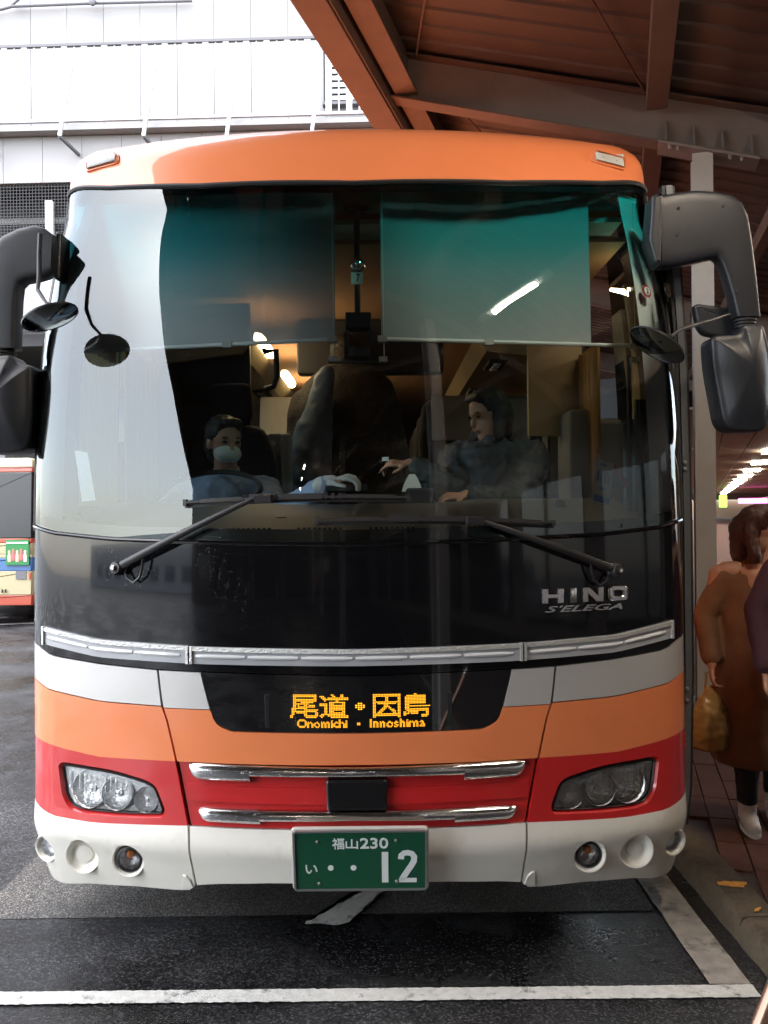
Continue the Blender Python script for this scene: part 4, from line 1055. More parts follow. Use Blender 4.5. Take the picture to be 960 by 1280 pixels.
# ------------------------------------------------------------------ the coach: mirrors and wipers
M['mirror_glass'] = mat('mirror_glass', (0.75, 0.78, 0.8), 0.02, metal=1.0)
def flip(s, p):            # the kerb-side shape mirrored about the coach's centre line
    return Vector((.01+(p.x-.01)*s, p.y, p.z))
def side_mirror(s, shift, drop):
    root = bpy.data.objects.new('side_mirror', None); COL.objects.link(root); root.parent = bus
    D = 3.34; YB = .20 if s < 0 else .17
    def plane(pts):        # outline as (x, z) at the mirror's distance from the camera
        return [(at(a, b, D).x, at(a, b, D).z) for a, b in pts]
    def place(y, depth_fn=None):
        def f(u, v, t): return Vector((u, y+t, v))
        return f
    gap = lambda pts, x0: [(a-shift if a > x0 else a, b) for a, b in pts]
    cap = rounded(plane([(810,251),(823,246),(821,336),(813,333),(806,305)] if s > 0 else [(66,286),(74,289),(72,346),(65,347)]), .006, 3)
    slab(cap, place(D+CY-(.06 if s > 0 else -.02)), .0, .11, .012).build('mount_cap', M['plastic'], root)
    secs = [((823.5,247),(823,337)),((845,243.5),(845,334)),((866,241),(866,330)),((893,243),(882,326)),((911,247),(891,324)),((924,256),(895,327)),((931,272),(899,334)),((936,300),(904,348)),((942,350),(911,372)),((946.5,398),(917,398))]
    if s < 0: secs = [((70,296),(68,343)),((60,288),(60,348)),((47,284.5),(48,351)),((28,288),(33,354)),((8,297),(27.5,360)),((-6,310),(26,375)),((-13,340),(25,400)),((-16,437),(24,437))]
    rings = []
    for (o_, i_) in secs:
        po, pi = [at(a-(shift if a > 880 else 0), b, D) for a, b in (o_, i_)]
        mid = (po+pi)/2; hv = (po-pi)/2; ring = []
        for k in range(24):
            c_, s_ = math.cos(2*math.pi*k/24), math.sin(2*math.pi*k/24)
            e_ = lambda v: math.copysign(abs(v)**.32, v)
            ring.append(Vector((mid.x+hv.x*e_(c_), mid.y+.042*e_(s_), mid.z+hv.z*e_(c_))))
        rings.append(ring)
    MB().loft(rings, True).build('arm', M['plastic'], root, angle=50)
    if s < 0: bigp = [(-25,450),(22,446),(28,458),(47,459),(47,530),(43,566),(-18,569),(-35,520),(-32,470)]; bigr = [.03,.02,.02,.02,.05,.05,.06,.06,.06]
    else: bigp, bigr = [(882,423),(917,421),(921,409),(947,409),(954,436),(958,470),(956.5,520),(949,541),(899,541),(884,460)], [.03,.03,.02,.02,.04,.06,.06,.06,.06,.08]
    big = rounded(plane(bigp), bigr, 6)
    if False: big = [Vector((p[0], p[1] if p[1] > 2.0 else 2.0+(p[1]-2.0)*(1+drop))) for p in big]
    hs_ = slab(big, place(D+CY-.06), .0, .13, .015, 4, .045).build('mirror_housing', M['plastic'], root)
    gl_ = inset([Vector(p) for p in (big if area2(big) > 0 else big[::-1])], .014)
    slab(gl_, place(D+CY-.06), .127, .134, .002, 1).build('mirror_glass', M['mirror_glass'], hs_)
    smp = [(873,378),(878,375.5),(909,379.5),(946,384),(953,408),(915,420),(886,415),(878,405)] if s > 0 else [(-30,392),(2,394),(4,428),(-30,432)]
    sm = rounded(plane(smp), [.008,.01,.02,.01,.01,.02,.02,.02], 4)
    so_ = slab(sm, place(D+CY+.045), .0, .05, .012, 3).build('wide_mirror_housing', M['plastic'], root)
    # joint rings between arm and main housing
    c0 = at(931, 397, D) if s > 0 else at(4, 437, D)
    for k in range(4):
        MB().lathe([(.030,-.006),(.044-.002*k,-.004),(.044-.002*k,.004),(.030,.006)], Matrix.Translation(Vector((c0.x, c0.y, c0.z-.012*k))), 20).build('joint_ring', M['rubber'], root)
    if s > 0:
        for a, b in ((843.5, 265), (842, 297.5), (899, 262), (916.5, 368)):
            p = at(a, b, D); MB().lathe([(.007,.0),(.007,.003),(.004,.0035),(0,.001)], frame((p.x, p.y-.0415, p.z), (0,-1,0)), 12).build('screw', M['rubber'], root)
        rod = [at(912,393,3.30), at(890,400,3.22), at(868,406.5,3.14), at(850,412,3.08), at(838,421,3.05)]
        MB().tube(rod, .0065, 8).build('mirror_rod', M['rubber'], root)
        a_, b_ = at(790,410.5,3.05), at(853,451.5,3.05)
    else:
        rod = [at(50,293,3.25), at(49,318,3.22), at(49,345,3.19), at(47,362,3.14), at(54,373,3.09), at(64,386,3.06)]
        MB().tube(rod, [.0095,.0095,.0095,.007,.006,.006], 8).build('mirror_rod', M['rubber'], root)
        a_, b_ = at(30,410,3.06), at(95,382,3.06)
    cc = (a_+b_)/2; dv = (b_-a_); rad = dv.length/2
    nrm = Vector((-dv.z, 0, dv.x)).normalized()
    if nrm.z < 0: nrm = -nrm
    nrm = (nrm + Vector((0, .10, 0))).normalized()
    mt = frame(cc, nrm, up=(0,1,0))
    dsc = MB().lathe([(rad,-.004),(rad,.002),(rad*.93,.006),(rad*.6,.012),(rad*.25,.018),(.012,.022),(0,.022)], mt, 36).build('under_mirror', M['plastic'], root)
    MB().lathe([(rad*.96,-.003),(rad*.6,-.012),(rad*.3,-.016),(0,-.018)], mt, 36).build('convex_glass', M['mirror_glass'], dsc)
side_mirror(1, 0, 0)
side_mirror(-1, 30, .18)

def wiper(piv, tip, blade, parent_name):
    w = bpy.data.objects.new('wiper', None); COL.objects.link(w); w.parent = bus
    P = lambda u, z, o: skin(u, z, o)
    n = 14; pts, rr = [], []
    for k in range(n+1):
        t = k/n; u = piv[0]+(tip[0]-piv[0])*t; z = piv[1]+(tip[1]-piv[1])*t
        pts.append(P(u, z, .028+.030*math.sin(t*math.pi*.75))); rr.append(.010*(1-t)**.5+.005)
    # flattened arm
    mb = MB(); rings = []
    d = (pts[-1]-pts[0]).normalized()
    for p, r in zip(pts, rr):
        nn = Vector((0,-1,0)); x = d.cross(nn).normalized()
        rings.append([p+x*(r*math.cos(a))+nn*(min(r*.7,.011)*math.sin(a)) for a in [2*math.pi*k/10 for k in range(10)]])
    mb.loft(rings, True); arm = mb.build('wiper_arm', M['wiper'], w)
    mt = frame(P(piv[0], piv[1], .002), normal(*piv))
    MB().lathe([(.026,.0),(.026,.03),(.020,.042),(0,.044)], mt, 20).build('pivot_cap', M['wiper'], arm)
    MB().lathe([(.011,.044),(.011,.050),(.006,.054),(0,.054)], mt, 6).build('pivot_nut', M['chrome2'], arm)
    hp = [P(piv[0]+a, piv[1]+b, c) for a, b, c in ((.02*parent_name,.0,.02),(.035*parent_name,-.035,.02),(.06*parent_name,-.05,.022),(.085*parent_name,-.03,.024),(.095*parent_name,.0,.028),(.10*parent_name,.03,.032))]
    MB().tube(hp, .0045, 6).build('washer_hose', M['wiper'], w)
    (a, az), (b, bz) = blade
    def bp(t, o, dz=0.0): u = a+(b-a)*t; return P(u, az+(bz-az)*t+.010*math.sin(math.pi*t)+dz, o)
    mb = MB(); m = 24
    mb.loft([[bp(k/m, .012, -.014), bp(k/m, .004, -.010), bp(k/m, .012, -.004)] for k in range(m+1)], True); mb.build('wiper_rubber', M['rubber'], w)
    mb = MB()   # bridge with open slots
    def seg(t0, t1, h0, h1, o0=.012, o1=.030):
        q = [(t0+(t1-t0)*k/4) for k in range(5)]
        mb.loft([[bp(t, o0, -h0+0.004), bp(t, o1, -h0+0.004), bp(t, o1, h1+0.004), bp(t, o0, h1+0.004)] for t in q], True)
    seg(0, 1, .004, .003); seg(.30, .42, .010, .014); seg(.44, .62, .009, .010)
    seg(.08, .27, .006, .007); seg(.70, .94, .006, .007); seg(.0, .015, .012, .010); seg(.985, 1.0, .012, .008)
    for t in (.63, .66, .69): seg(t, t+.012, .008, .010)
    mb.build('wiper_blade', M['wiper'], w)
    tt = (tip[0]-a)/(b-a)
    mb = MB(); mb.loft([[bp(tt+d_, .028, -.014), bp(tt+d_, .058, -.014), bp(tt+d_, .062, .010), bp(tt+d_, .028, .014)] for d_ in (-.035, .0, .035)], True)
    mb.build('blade_clip', M['wiper'], w)
wiper((-.8265,1.372), (-.300,1.620), ((-.583,1.594), (.187,1.604)), 1)
wiper((.9085,1.345), (.400,1.532), ((-.130,1.529), (.685,1.512)), -1)

# stickers on the inside of the glass
st = bpy.data.objects.new('round_sticker', None); COL.objects.link(st); st.parent = bus
rd = mat('sticker_red', (0.35, 0.02, 0.02), 0.6); wh = mat('sticker_white', (0.75, 0.75, 0.72), 0.6); blu = mat('sticker_blue', (0.05, 0.18, 0.55), 0.6); pk = mat('sticker_pink', (0.7, 0.03, 0.25), 0.6)
def disc(u, z, r0, o): return MB().add([skin(u+r0*.8*math.cos(k*math.pi/12), z+r0*math.sin(k*math.pi/12), o) for k in range(24)], [tuple(range(24))])
u0, z0 = z_of(810, 363, 2.4)
disc(u0, z0, .027, -.006).build('sticker_disc', rd, st, False); disc(u0, z0, .018, -.004).build('sticker_field', wh, st, False)
v, f = text2d('2', 0, .02); v = fit(v, u0-.005, u0+.005, z0-.010, z0+.010)
MB().add([skin(a, b, -.002) for a, b in v], f).build('sticker_numeral', M['frit'], st, False)
st = bpy.data.objects.new('paper_notice', None); COL.objects.link(st); st.parent = bus
qs = [z_of(a, b, 1.7) for a, b in ((745,572),(769,580),(763,633),(741,627))]
MB().add([skin(a, b, -.006) for a, b in qs], [(0,1,2,3)]).build('notice_sheet', wh, st, False)
def onq(s, t): return ((qs[0][0]*(1-s)+qs[1][0]*s)*(1-t)+(qs[3][0]*(1-s)+qs[2][0]*s)*t, (qs[0][1]*(1-s)+qs[1][1]*s)*(1-t)+(qs[3][1]*(1-s)+qs[2][1]*s)*t)
for s0, s1, t0, t1 in ((.05,.95,.82,.97),(.15,.28,.25,.5),(.36,.46,.22,.5),(.55,.66,.28,.52),(.72,.84,.3,.5),(.4,.7,.62,.68),(.3,.6,.08,.12)):
    MB().add([skin(*onq(a, b), -.004) for a, b in ((s0,t0),(s1,t0),(s1,t1),(s0,t1))], [(0,1,2,3)]).build('notice_print', blu, st, False)
qs = [z_of(a, b, 1.7) for a, b in ((768,580),(787,603),(785,613),(768,590))]
MB().add([skin(a, b, -.005) for a, b in qs], [(0,1,2,3)]).build('pink_strip', pk, st, False)
qs = [z_of(a, b, 1.7) for a, b in ((92,563),(108,565),(118,625),(101,627))]
MB().add([skin(a, b, -.006) for a, b in qs], [(0,1,2,3)]).build('paper_slip', wh, st, False)

# ------------------------------------------------------------------ the coach: inside
M['dash'] = mat('dashboard_vinyl', (0.26, 0.285, 0.285), 0.55, bump=0.2, bscale=300)
M['trim'] = mat('pale_trim', (0.78, 0.79, 0.77), 0.5)
M['darktrim'] = mat('dark_trim', (0.02, 0.02, 0.024), 0.6)
M['ceil'] = mat('ceiling_fabric', (0.34, 0.18, 0.085), 0.8)
M['seat'] = mat('seat_fabric', (0.022, 0.020, 0.024), 0.9, noise=.4, nscale=60)
M['cover'] = mat('headrest_cloth', (0.50, 0.485, 0.45), 0.8)
M['blind'] = mat('grey_blind_mesh', (0.44, 0.46, 0.47), 0.8, alpha=0.86)
M['curtain'] = mat('ochre_curtain', (0.42, 0.25, 0.07), 0.8)
M['carpet'] = mat('carpet', (0.05, 0.045, 0.05), 0.9)
dash = patch(usamp(-1.18, 1.18, .08), K(1.485), K(1.50), 1, -.03, .01)
mb = MB(); G = []
for u in usamp(-1.16, 1.16, .08):
    f0 = skin(u, 1.488, -.035)
    zt = lin([(0,1.595),(.35,1.595),(.5,1.61),(1.2,1.61)])(u)
    G.append([Vector((f0.x, f0.y, 1.30)), f0, Vector((f0.x, f0.y+.10, 1.508)), Vector((f0.x*.98, f0.y+.30, 1.545)), Vector((f0.x*.96, max(f0.y+.50,.70), zt)), Vector((f0.x*.96, max(f0.y+.55,.75), zt-.03)), Vector((f0.x*.96, max(f0.y+.55,.75), .95))])
mb.grid(G); da = bpart(mb, 'dashboard', 'dash', angle=50)
for x in [-.45+.25*k for k in range(6)]:
    for k in range(9): MB().box((x+.018*k, bow(x)+.082, 1.497), (x+.018*k+.010, bow(x)+.098, 1.5085)).build('defrost_slot', M['frit'], da)
MB().lathe([(.21,-.013),(.223,0),(.21,.013),(.197,0),(.21,-.013)], frame((-.66,.95,1.66), (0,-.45,.9)), 40).build('steering_wheel', M['darktrim'], da)
bpart(MB().box((-1.19,.55,.93), (1.19,11.5,.98)), 'floor', 'carpet')
bpart(MB().box((-1.17,.90,2.735), (1.17,11.5,2.755)), 'ceiling', 'ceil')
M['header'] = mat('header_vinyl', (0.40, 0.40, 0.39), .6)
hd = MB().box((-1.1,.66,2.80), (1.1,.70,3.02)).box((-1.1,.70,2.755), (1.1,1.0,2.775)); bpart(hd, 'header_panel', 'header')
bpart(MB().box((-1.15,11.4,.95), (1.15,11.45,2.75)), 'rear_wall', 'darktrim')
for s in (-1, 1):
    bpart(MB().box((min(s*1.16,s*1.19),.70,.95), (max(s*1.16,s*1.19),11.4,1.55)), 'inner_side_wall', 'darktrim')
    # inner face of the windscreen pillar
    mb = MB(); rows = []
    for k in range(15):
        z = 1.50+(2.86-1.50)*k/14
        e = skin(s*1.238, z, -.02); rows.append([skin(s*1.095, z, -.030), skin(s*1.17, z, -.040), e, e+Vector((-s*.02,.10,0)), e+Vector((-s*.07,.03,0))])
    mb.loft(rows, True); bpart(mb, 'inner_pillar', 'trim' if s > 0 else 'darktrim', angle=50)
    # luggage rack with service panels and lamps
    rk = MB(); sec = [(1.14,2.36),(.66,2.42),(.60,2.50),(.66,2.57),(1.14,2.62)]
    rk.loft([[Vector((s*x, y, z)) for x, z in sec] for y in (1.75, 4, 6.5, 9, 11.3)], True)
    M.setdefault('rack', mat('luggage_rack', (0.34, 0.25, 0.13), 0.5))
    ra = rk.build('luggage_rack', M['rack'], bus, angle=30)
    M.setdefault('lamp_warm', emis('warm_cabin_lamp', (1.0, 0.72, 0.40), 4.0))
    for k in range(8):
        y = 1.95+1.1*k
        MB().box((min(s*.70,s*.80), y, 2.395), (max(s*.70,s*.80), y+.30, 2.410)).build('service_panel', M['darktrim'], ra)
        for q in range(3):
            MB().lathe([(.022,0),(.022,-.012),(.015,-.014),(0,-.012)], Matrix.Translation((s*.75, y+.06+.09*q, 2.397)), 12).build('air_nozzle', M['trim'], ra)
    for k in range(3 if s < 0 else 0):
        y = 1.80+1.25*k
        MB().tube([(s*.585,y,2.53),(s*.585,y+.12,2.53),(s*.585,y+.55,2.53),(s*.585,y+.67,2.53)], [.012,.032,.032,.012], 10).build('cabin_lamp', M['lamp_warm'], ra)
    for k in range(4):
        y0 = 1.25+1.75*k; mb = MB(); rows = []
        for j in range(25):
            t = j/24; rows.append([Vector((s*(1.13+.018*math.sin(t*40)), y0+.55*t, z)) for z in (1.6, 2.0, 2.36)])
        mb.grid(rows); bpart(mb, 'curtain', 'curtain', angle=80)
def seat(x, y):
    pts = rounded([(-.215,1.45),(.215,1.45),(.22,2.05),(.19,2.27),(.12,2.31),(-.12,2.31),(-.19,2.27),(-.22,2.05)], .05, 3)
    b = slab(pts, lambda u, v, t: Vector((x+u, y+t+(v-1.45)*.22, v)), 0, .13, .045, 3).build('seat', M['seat'], bus)
    slab(rounded([(-.215,0),(.215,0),(.215,.46),(-.215,.46)], .05, 3), lambda u, v, t: Vector((x+u, y-.40+v, 1.32+t)), 0, .14, .04, 3).build('seat_cushion', M['seat'], b)
    slab(rounded([(-.135,2.02),(.135,2.02),(.135,2.32),(-.135,2.32)], .012, 2), lambda u, v, t: Vector((x+u, y+t+(v-1.45)*.22-.012, v)), 0, .012, .004, 1).build('headrest_cover', M['cover'], b)
    for dx in (-.235, .205):
        slab(rounded([(0,0),(.36,0),(.36,.05),(0,.06)], .02, 3), lambda u, v, t: Vector((x+dx+t, y-.33+u, 1.62+v)), 0, .035, .010, 2).build('armrest', M['darktrim'], b)
    MB().box((x-.2, y-.3, .98), (x+.2, y+.1, 1.32)).build('seat_base', M['darktrim'], b)
for row in range(6):
    for x in (-.90, -.45-.12, .55, .92):
        seat(x, 2.60+.85*row)
# driver's seat and the pole gate beside it
dst = slab(rounded([(-.23,1.35),(.23,1.35),(.24,1.85),(.17,2.02),(-.17,2.02),(-.24,1.85)], .06, 3), lambda u, v, t: Vector((-.70+u, 1.47+t+(v-1.35)*.2, v)), 0, .12, .04, 3).build('driver_seat', M['seat'], bus)
slab(rounded([(-.12,2.04),(.12,2.04),(.11,2.24),(-.11,2.24)], .04, 3), lambda u, v, t: Vector((-.70+u, 1.60+t, v)), 0, .08, .03, 3).build('headrest', M['seat'], dst)
slab(rounded([(-.24,0),(.24,0),(.24,.48),(-.24,.48)], .05, 3), lambda u, v, t: Vector((-.70+u, 1.02+v, 1.27+t)), 0, .13, .04, 3).build('seat_cushion', M['seat'], dst)
MB().box((-.9, 1.1, .98), (-.5, 1.5, 1.27)).build('seat_base', M['darktrim'], dst)
pg = bpy.data.objects.new('driver_partition', None); COL.objects.link(pg); pg.parent = bus
MB().box((-1.14, 1.80, .98), (-.62, 1.83, 2.70)).build('partition_panel', M['darktrim'], pg)
MB().tube([at(330,436,4.65), at(331,440,4.65), at(345,438,4.65), at(346,470,4.65), at(342,483,4.65), at(331,487,4.65)], .016, 8).build('grab_rail', M['darktrim'], pg)
slab(rounded([(at(a,b,4.6).x, at(a,b,4.6).z) for a, b in ((334,541),(353,541),(353,640),(334,640))], .02, 3), lambda u, v, t: Vector((u, 1.72+t, v)), 0, .04, .01).build('gate_panel', M['dash'], pg)
slab(rounded([(at(a,b,4.6).x, at(a,b,4.6).z) for a, b in ((350,541),(365,541),(365,640),(350,640))], .03, 3), lambda u, v, t: Vector((u, 1.69+t, v)), 0, .06, .02).build('gate_pad', M['dash'], pg)
MB().lathe([(.014,0),(.014,.006),(.008,.006),(.008,.002),(0,.002)], frame(at(341,554,4.58), (0,-1,0)), 14).build('gate_lock', M['steel'], pg)
# blinds with their bars and clips
DB = 3.53
for a, b in ((96, 418), (475, 735)):
    Da, Db = (3.55, 3.34) if a < 300 else (3.34, 3.50)
    pa, pb, pc = at(a, 256, Da), at(b, 256, Db), at(b, 431, Db); zt = 2.825; zb = at(450, 431, 3.42).z
    bl = MB(); n = 12
    rows = [[Vector((pa.x+(pb.x-pa.x)*i/n, pa.y+(pb.y-pa.y)*i/n+.003*math.sin(i*2.1)-.03*(zt-z)/(zt-zb), z)) for z in [zt+(zb-zt)*k/6 for k in range(7)]] for i in range(n+1)]
    bl.grid(rows); bo = bpart(bl, 'sun_blind', 'blind', angle=80)
    MB().tube([(pa.x-.01, pa.y-.032, zb), (pb.x+(.18 if a > 300 else .0), pb.y-.032+(.03 if a > 300 else 0), zb)], .008, 8).build('blind_bar', M['trim'], bo)
    for px_ in ((100, 286, 416) if a < 300 else (478, 610, 790)):
        q = at(px_, 432, Da+(Db-Da)*(px_-a)/(b-a)); MB().box((q.x-.018, q.y-.05, zb-.013), (q.x+.018, q.y-.02, zb+.010)).build('bar_clip', M['cover'], bo)
    for px_ in ((417,) if a < 300 else (479, 790)):
        q = at(px_, 451, Da+(Db-Da)*(px_-a)/(b-a)); MB().box((q.x-.016, q.y-.05, q.z-.010), (q.x+.016, q.y-.02, q.z+.008)).build('cord_clip', M['cover'], bo)
        MB().tube([(q.x+.004, q.y-.035, q.z), (q.x+.0, q.y-.035, 2.80)], .0016, 5).build('blind_cord', M['trim'], bo)
# centre pole with mirror ball, number tag and camera box
cp = bpy.data.objects.new('centre_pole', None); COL.objects.link(cp); cp.parent = bus
MB().tube([at(446,262,3.50), at(446,330,3.50), at(447,392,3.50)], .012, 8).build('pole', M['darktrim'], cp)
slab(rounded([(at(a,b,3.5).x, at(a,b,3.5).z) for a, b in ((428,256),(464,256),(460,265),(432,265))], .01, 2), lambda u, v, t: Vector((u, .60+t, v)), 0, .05, .006).build('pole_bracket', M['darktrim'], cp)
MB().lathe([(.0,.03),(.012,.028),(.024,.018),(.031,.0),(.029,-.006),(0,-.008)], frame(at(447.5,331,3.44), (0,-1,0)), 24).build('mirror_ball', M['mirror_glass'], cp)
q0, q1 = at(438.5,340.5,3.42), at(454,355,3.42)
tg = MB().box((q0.x, q0.y, q1.z), (q1.x, q0.y+.004, q0.z)).build('number_tag', wh, cp)
v, f = text2d('7', 0, .02); v = fit(v, q0.x+(q1.x-q0.x)*.45, q0.x+(q1.x-q0.x)*.75, q1.z+(q0.z-q1.z)*.2, q0.z-(q0.z-q1.z)*.12)
MB().add([Vector((a, q0.y-.002, b)) for a, b in v], f).build('tag_numeral', M['frit'], tg, False)
slab(rounded([(at(a,b,3.5).x, at(a,b,3.5).z) for a, b in ((432,392),(464,392),(464,412),(432,412))], .006, 2), lambda u, v, t: Vector((u, .58+t, v)), 0, .08, .006).build('camera_box', M['darktrim'], cp)
for a in (433.5, 463):
    MB().bar(at(a,412,3.5), at(a,450,3.5), .006, .02).build('box_strut', M['darktrim'], cp)
slab(rounded([(at(a,b,3.5).x, at(a,b,3.5).z) for a, b in ((436,436),(462,436),(462,449),(436,449))], .006, 2), lambda u, v, t: Vector((u, .56+t, v)), 0, .08, .006).build('camera_box', M['darktrim'], cp)
MB().bar(at(410,453,3.48), at(488,452,3.48), .02, .008).build('cross_bar', M['darktrim'], cp)
# ceiling monitor, fare box, tray, bulkhead by the door, grab pole
bpart(slab(rounded([(-.42,2.40),(.47,2.40),(.47,2.73),(-.42,2.73)], .02, 2), lambda u, v, t: Vector((u, 2.35+t, v)), 0, .10, .01), 'ceiling_monitor', 'darktrim')
fbx = at(508,610,3.72); fby = at(543,650,3.72)
bpart(slab(rounded([(fbx.x, fby.z-.4), (fby.x, fby.z-.4), (fby.x, fbx.z), (fbx.x, fbx.z)], .01, 2), lambda u, v, t: Vector((u, .83+t, v)), 0, .25, .01), 'fare_box', 'darktrim')
tr0, tr1 = at(407,606,3.62), at(459,614,3.62)
bpart(slab(rounded([(tr0.x, tr1.z), (tr1.x, tr1.z), (tr1.x, tr0.z), (tr0.x, tr0.z)], .004, 2), lambda u, v, t: Vector((u, .70+t, v)), 0, .14, .004), 'change_tray', 'darktrim')
bpart(MB().tube([(.03,.76,1.50), (.03,.76,1.63)], .02, 8), 'tray_stand', 'darktrim')
a_, b_ = at(711,512,4.3), at(745,660,4.3)
bpart(slab(rounded([(a_.x, 1.2), (b_.x, 1.2), (b_.x, a_.z), (a_.x, a_.z)], .02, 2), lambda u, v, t: Vector((u, 1.40+t, v)), 0, .30, .015), 'door_bulkhead', 'dash')
a_, b_ = at(745,522,4.2), at(783,660,4.2)
bpart(slab(rounded([(a_.x, 1.2), (b_.x, 1.2), (b_.x, a_.z), (a_.x, a_.z)], .04, 2), lambda u, v, t: Vector((u, 1.32+t, v)), 0, .25, .03), 'door_engine_cover', 'dash')
bpart(MB().tube([at(786,445,3.75), at(787,520,3.75), at(788,640,3.75)], .011, 8), 'grab_pole', 'darktrim')
bpart(MB().tube([at(798,500,3.72), at(799,560,3.72), at(800,660,3.72)], .020, 8), 'grab_pole', 'darktrim')
M['lamp_dim'] = emis('door_lamp_warm', (1.0, 0.70, 0.40), 9.0)
bpart(MB().tube([at(763,362,4.0), at(778,364,4.0), at(793,371,4.0)], [.006,.012,.006], 8), 'door_lamp', 'lamp_dim')
bpart(MB().box((.86,1.62,1.95), (1.14,1.66,2.72)), 'door_header', 'rack')
# small things on the dash
for a, b, w_ in ((472,634,12), (352,646,16), (398,650,8)):
    q = at(a, b+8, 3.25); d_ = w_/1080*3.25/2
    mb = slab(rounded([(-d_,0),(d_,0),(d_*.8,d_*1.6),(-d_*.8,d_*1.6)], .004, 2), lambda u, v, t: Vector((q.x+u, q.y+t, 1.506+v)), 0, .04, .004); bpart(mb, 'dash_camera', 'darktrim')
for a, b, w_ in ((700,640,16),):
    q = at(a, b, 3.5); MB().lathe([(.028,0),(.034,.01),(.03,.05),(.018,.08),(0,.085)], Matrix.Translation((q.x, q.y, 1.52)), 16).build('dash_dome', M['darktrim'], bus)
# ------------------------------------------------------------------ parked minibus at the left
mini = thing('parked_minibus', 'cream minibus with red and blue stripes parked at the left edge', 'bus')
Dm = 12.0
M['cream'] = mat('cream_paint', (0.36, 0.32, 0.19), .4, coat=.6); M['mred'] = mat('orange_red_paint', (0.32, 0.05, 0.022), .4, coat=.6)
M['mblue'] = mat('blue_paint', (0.045, 0.12, 0.27), .4, coat=.6); M['mgreen'] = mat('green_poster', (0.02, 0.18, 0.05), .5)
xr = at(39, 660, Dm).x; W_ = 2.05; xl = xr-W_; L_ = 6.0; ym = at(0, 640, Dm).y
def zz_(py): return at(15, py, Dm).z
bands = [(572,584,'cream','roof_band'),(584,590,'mred','red_stripe'),(590,673,'frit','rear_window'),(673,679,'mred','red_stripe'),(679,693,'cream','cream_band'),(693,697,'cream','cream_band'),(697,714,'mblue','blue_stripe'),(714,744,'cream','lower_body'),(744,757,'mred','skirt')]
for y0, y1, m, nm in bands:
    za, zb = zz_(y0), zz_(y1)
    poly = rounded([(xl, zb), (xr, zb), (xr, za), (xl, za)], [.003,.003,.18 if y0 == 572 else .003,.18 if y0 == 572 else .003], 5)
    slab(poly, lambda u, v, t: Vector((u, ym+t+max(0, v-1.2)*.06, v)), 0, L_, .012 if y1-y0 > 5 else .004, 2).build(nm, M[m], mini)
q0, q1 = at(7, 675, Dm-.03), at(36, 706, Dm-.03)
ad = MB().box((q0.x, q0.y, q1.z), (q1.x, q0.y+.02, q0.z)).build('poster', M['mgreen'], mini, False)
for k in range(5):
    c = mat('poster_figure', random.choice([(.5,.35,.25),(.45,.12,.12),(.5,.45,.4)]), .6)
    x = q0.x+.05+.055*k
    MB().lathe([(0,0),(.022,0),(.026,.08),(.016,.12),(.018,.15),(0,.17)], Matrix.Translation((x, q0.y-.004, q1.z+.04+.02*(k % 2))) @ Matrix.Diagonal((1,.15,1,1)), 10).build('poster_figure', c, ad)
MB().box((q0.x+.01, q0.y-.006, q0.z-.05), (q1.x-.01, q0.y-.001, q0.z-.03)).build('poster_lettering', wh, ad, False)
v, f = text2d('1'); 
for a in (3, 7.2):
    q = at(a, 741, Dm-.02); vv = fit(v, q.x-.012, q.x+.012, q.z, q.z+.05); MB().add([Vector((p[0], q.y-.004, p[1])) for p in vv], f).build('body_numeral', M['frit'], mini, False)
MB().box((at(20,716,Dm).x, ym-.012, zz_(724)), (at(33,716,Dm).x, ym+.01, zz_(714)+.002)).build('licence_recess', M['shade'], mini, False)
MB().box((at(36.5,720,Dm).x, ym-.02, zz_(724)), (at(39,720,Dm).x, ym+.02, zz_(716))).build('tail_lamp', M['mred'], mini, False)
for s in (xl+.15, xr-.15):
    for y in (ym+1.0, ym+4.6):
        MB().lathe([(.2,-.1),(.36,-.1),(.38,-.06),(.38,.06),(.36,.1),(.2,.1),(0,.09)], frame((s, y, .38), (1,0,0)), 24).build('wheel', tyre, mini)

# ------------------------------------------------------------------ people
def capsule(mb, p0, r0, p1, r1, n=14):
    p0, p1 = Vector(p0), Vector(p1); d = p1-p0; L = d.length
    q = d.normalized() if L > 1e-6 else Vector((0,0,1)); mt = frame(p0, q, up=(0,0,1) if abs(q.z) < .95 else (0,1,0))
    prof = [(max(1e-4, r0*math.sin(a)), -r0*math.cos(a)) for a in [math.pi/2*k/4 for k in range(5)]]
    prof += [(max(1e-4, r1*math.cos(a)), L+r1*math.sin(a)) for a in [math.pi/2*k/4 for k in range(5)]]
    mb.lathe(prof, mt, n, True); return mb
def blob(mb, c, r, rot=None, n=16):
    rings = []
    mt = Matrix.Translation(c) @ (rot or Matrix())
    for i in range(1, 10):
        a = math.pi*i/10; rings.append([mt @ Vector((r[0]*math.sin(a)*math.cos(2*math.pi*k/n), r[1]*math.sin(a)*math.sin(2*math.pi*k/n), -r[2]*math.cos(a))) for k in range(n)])
    mb.loft(rings, True); return mb
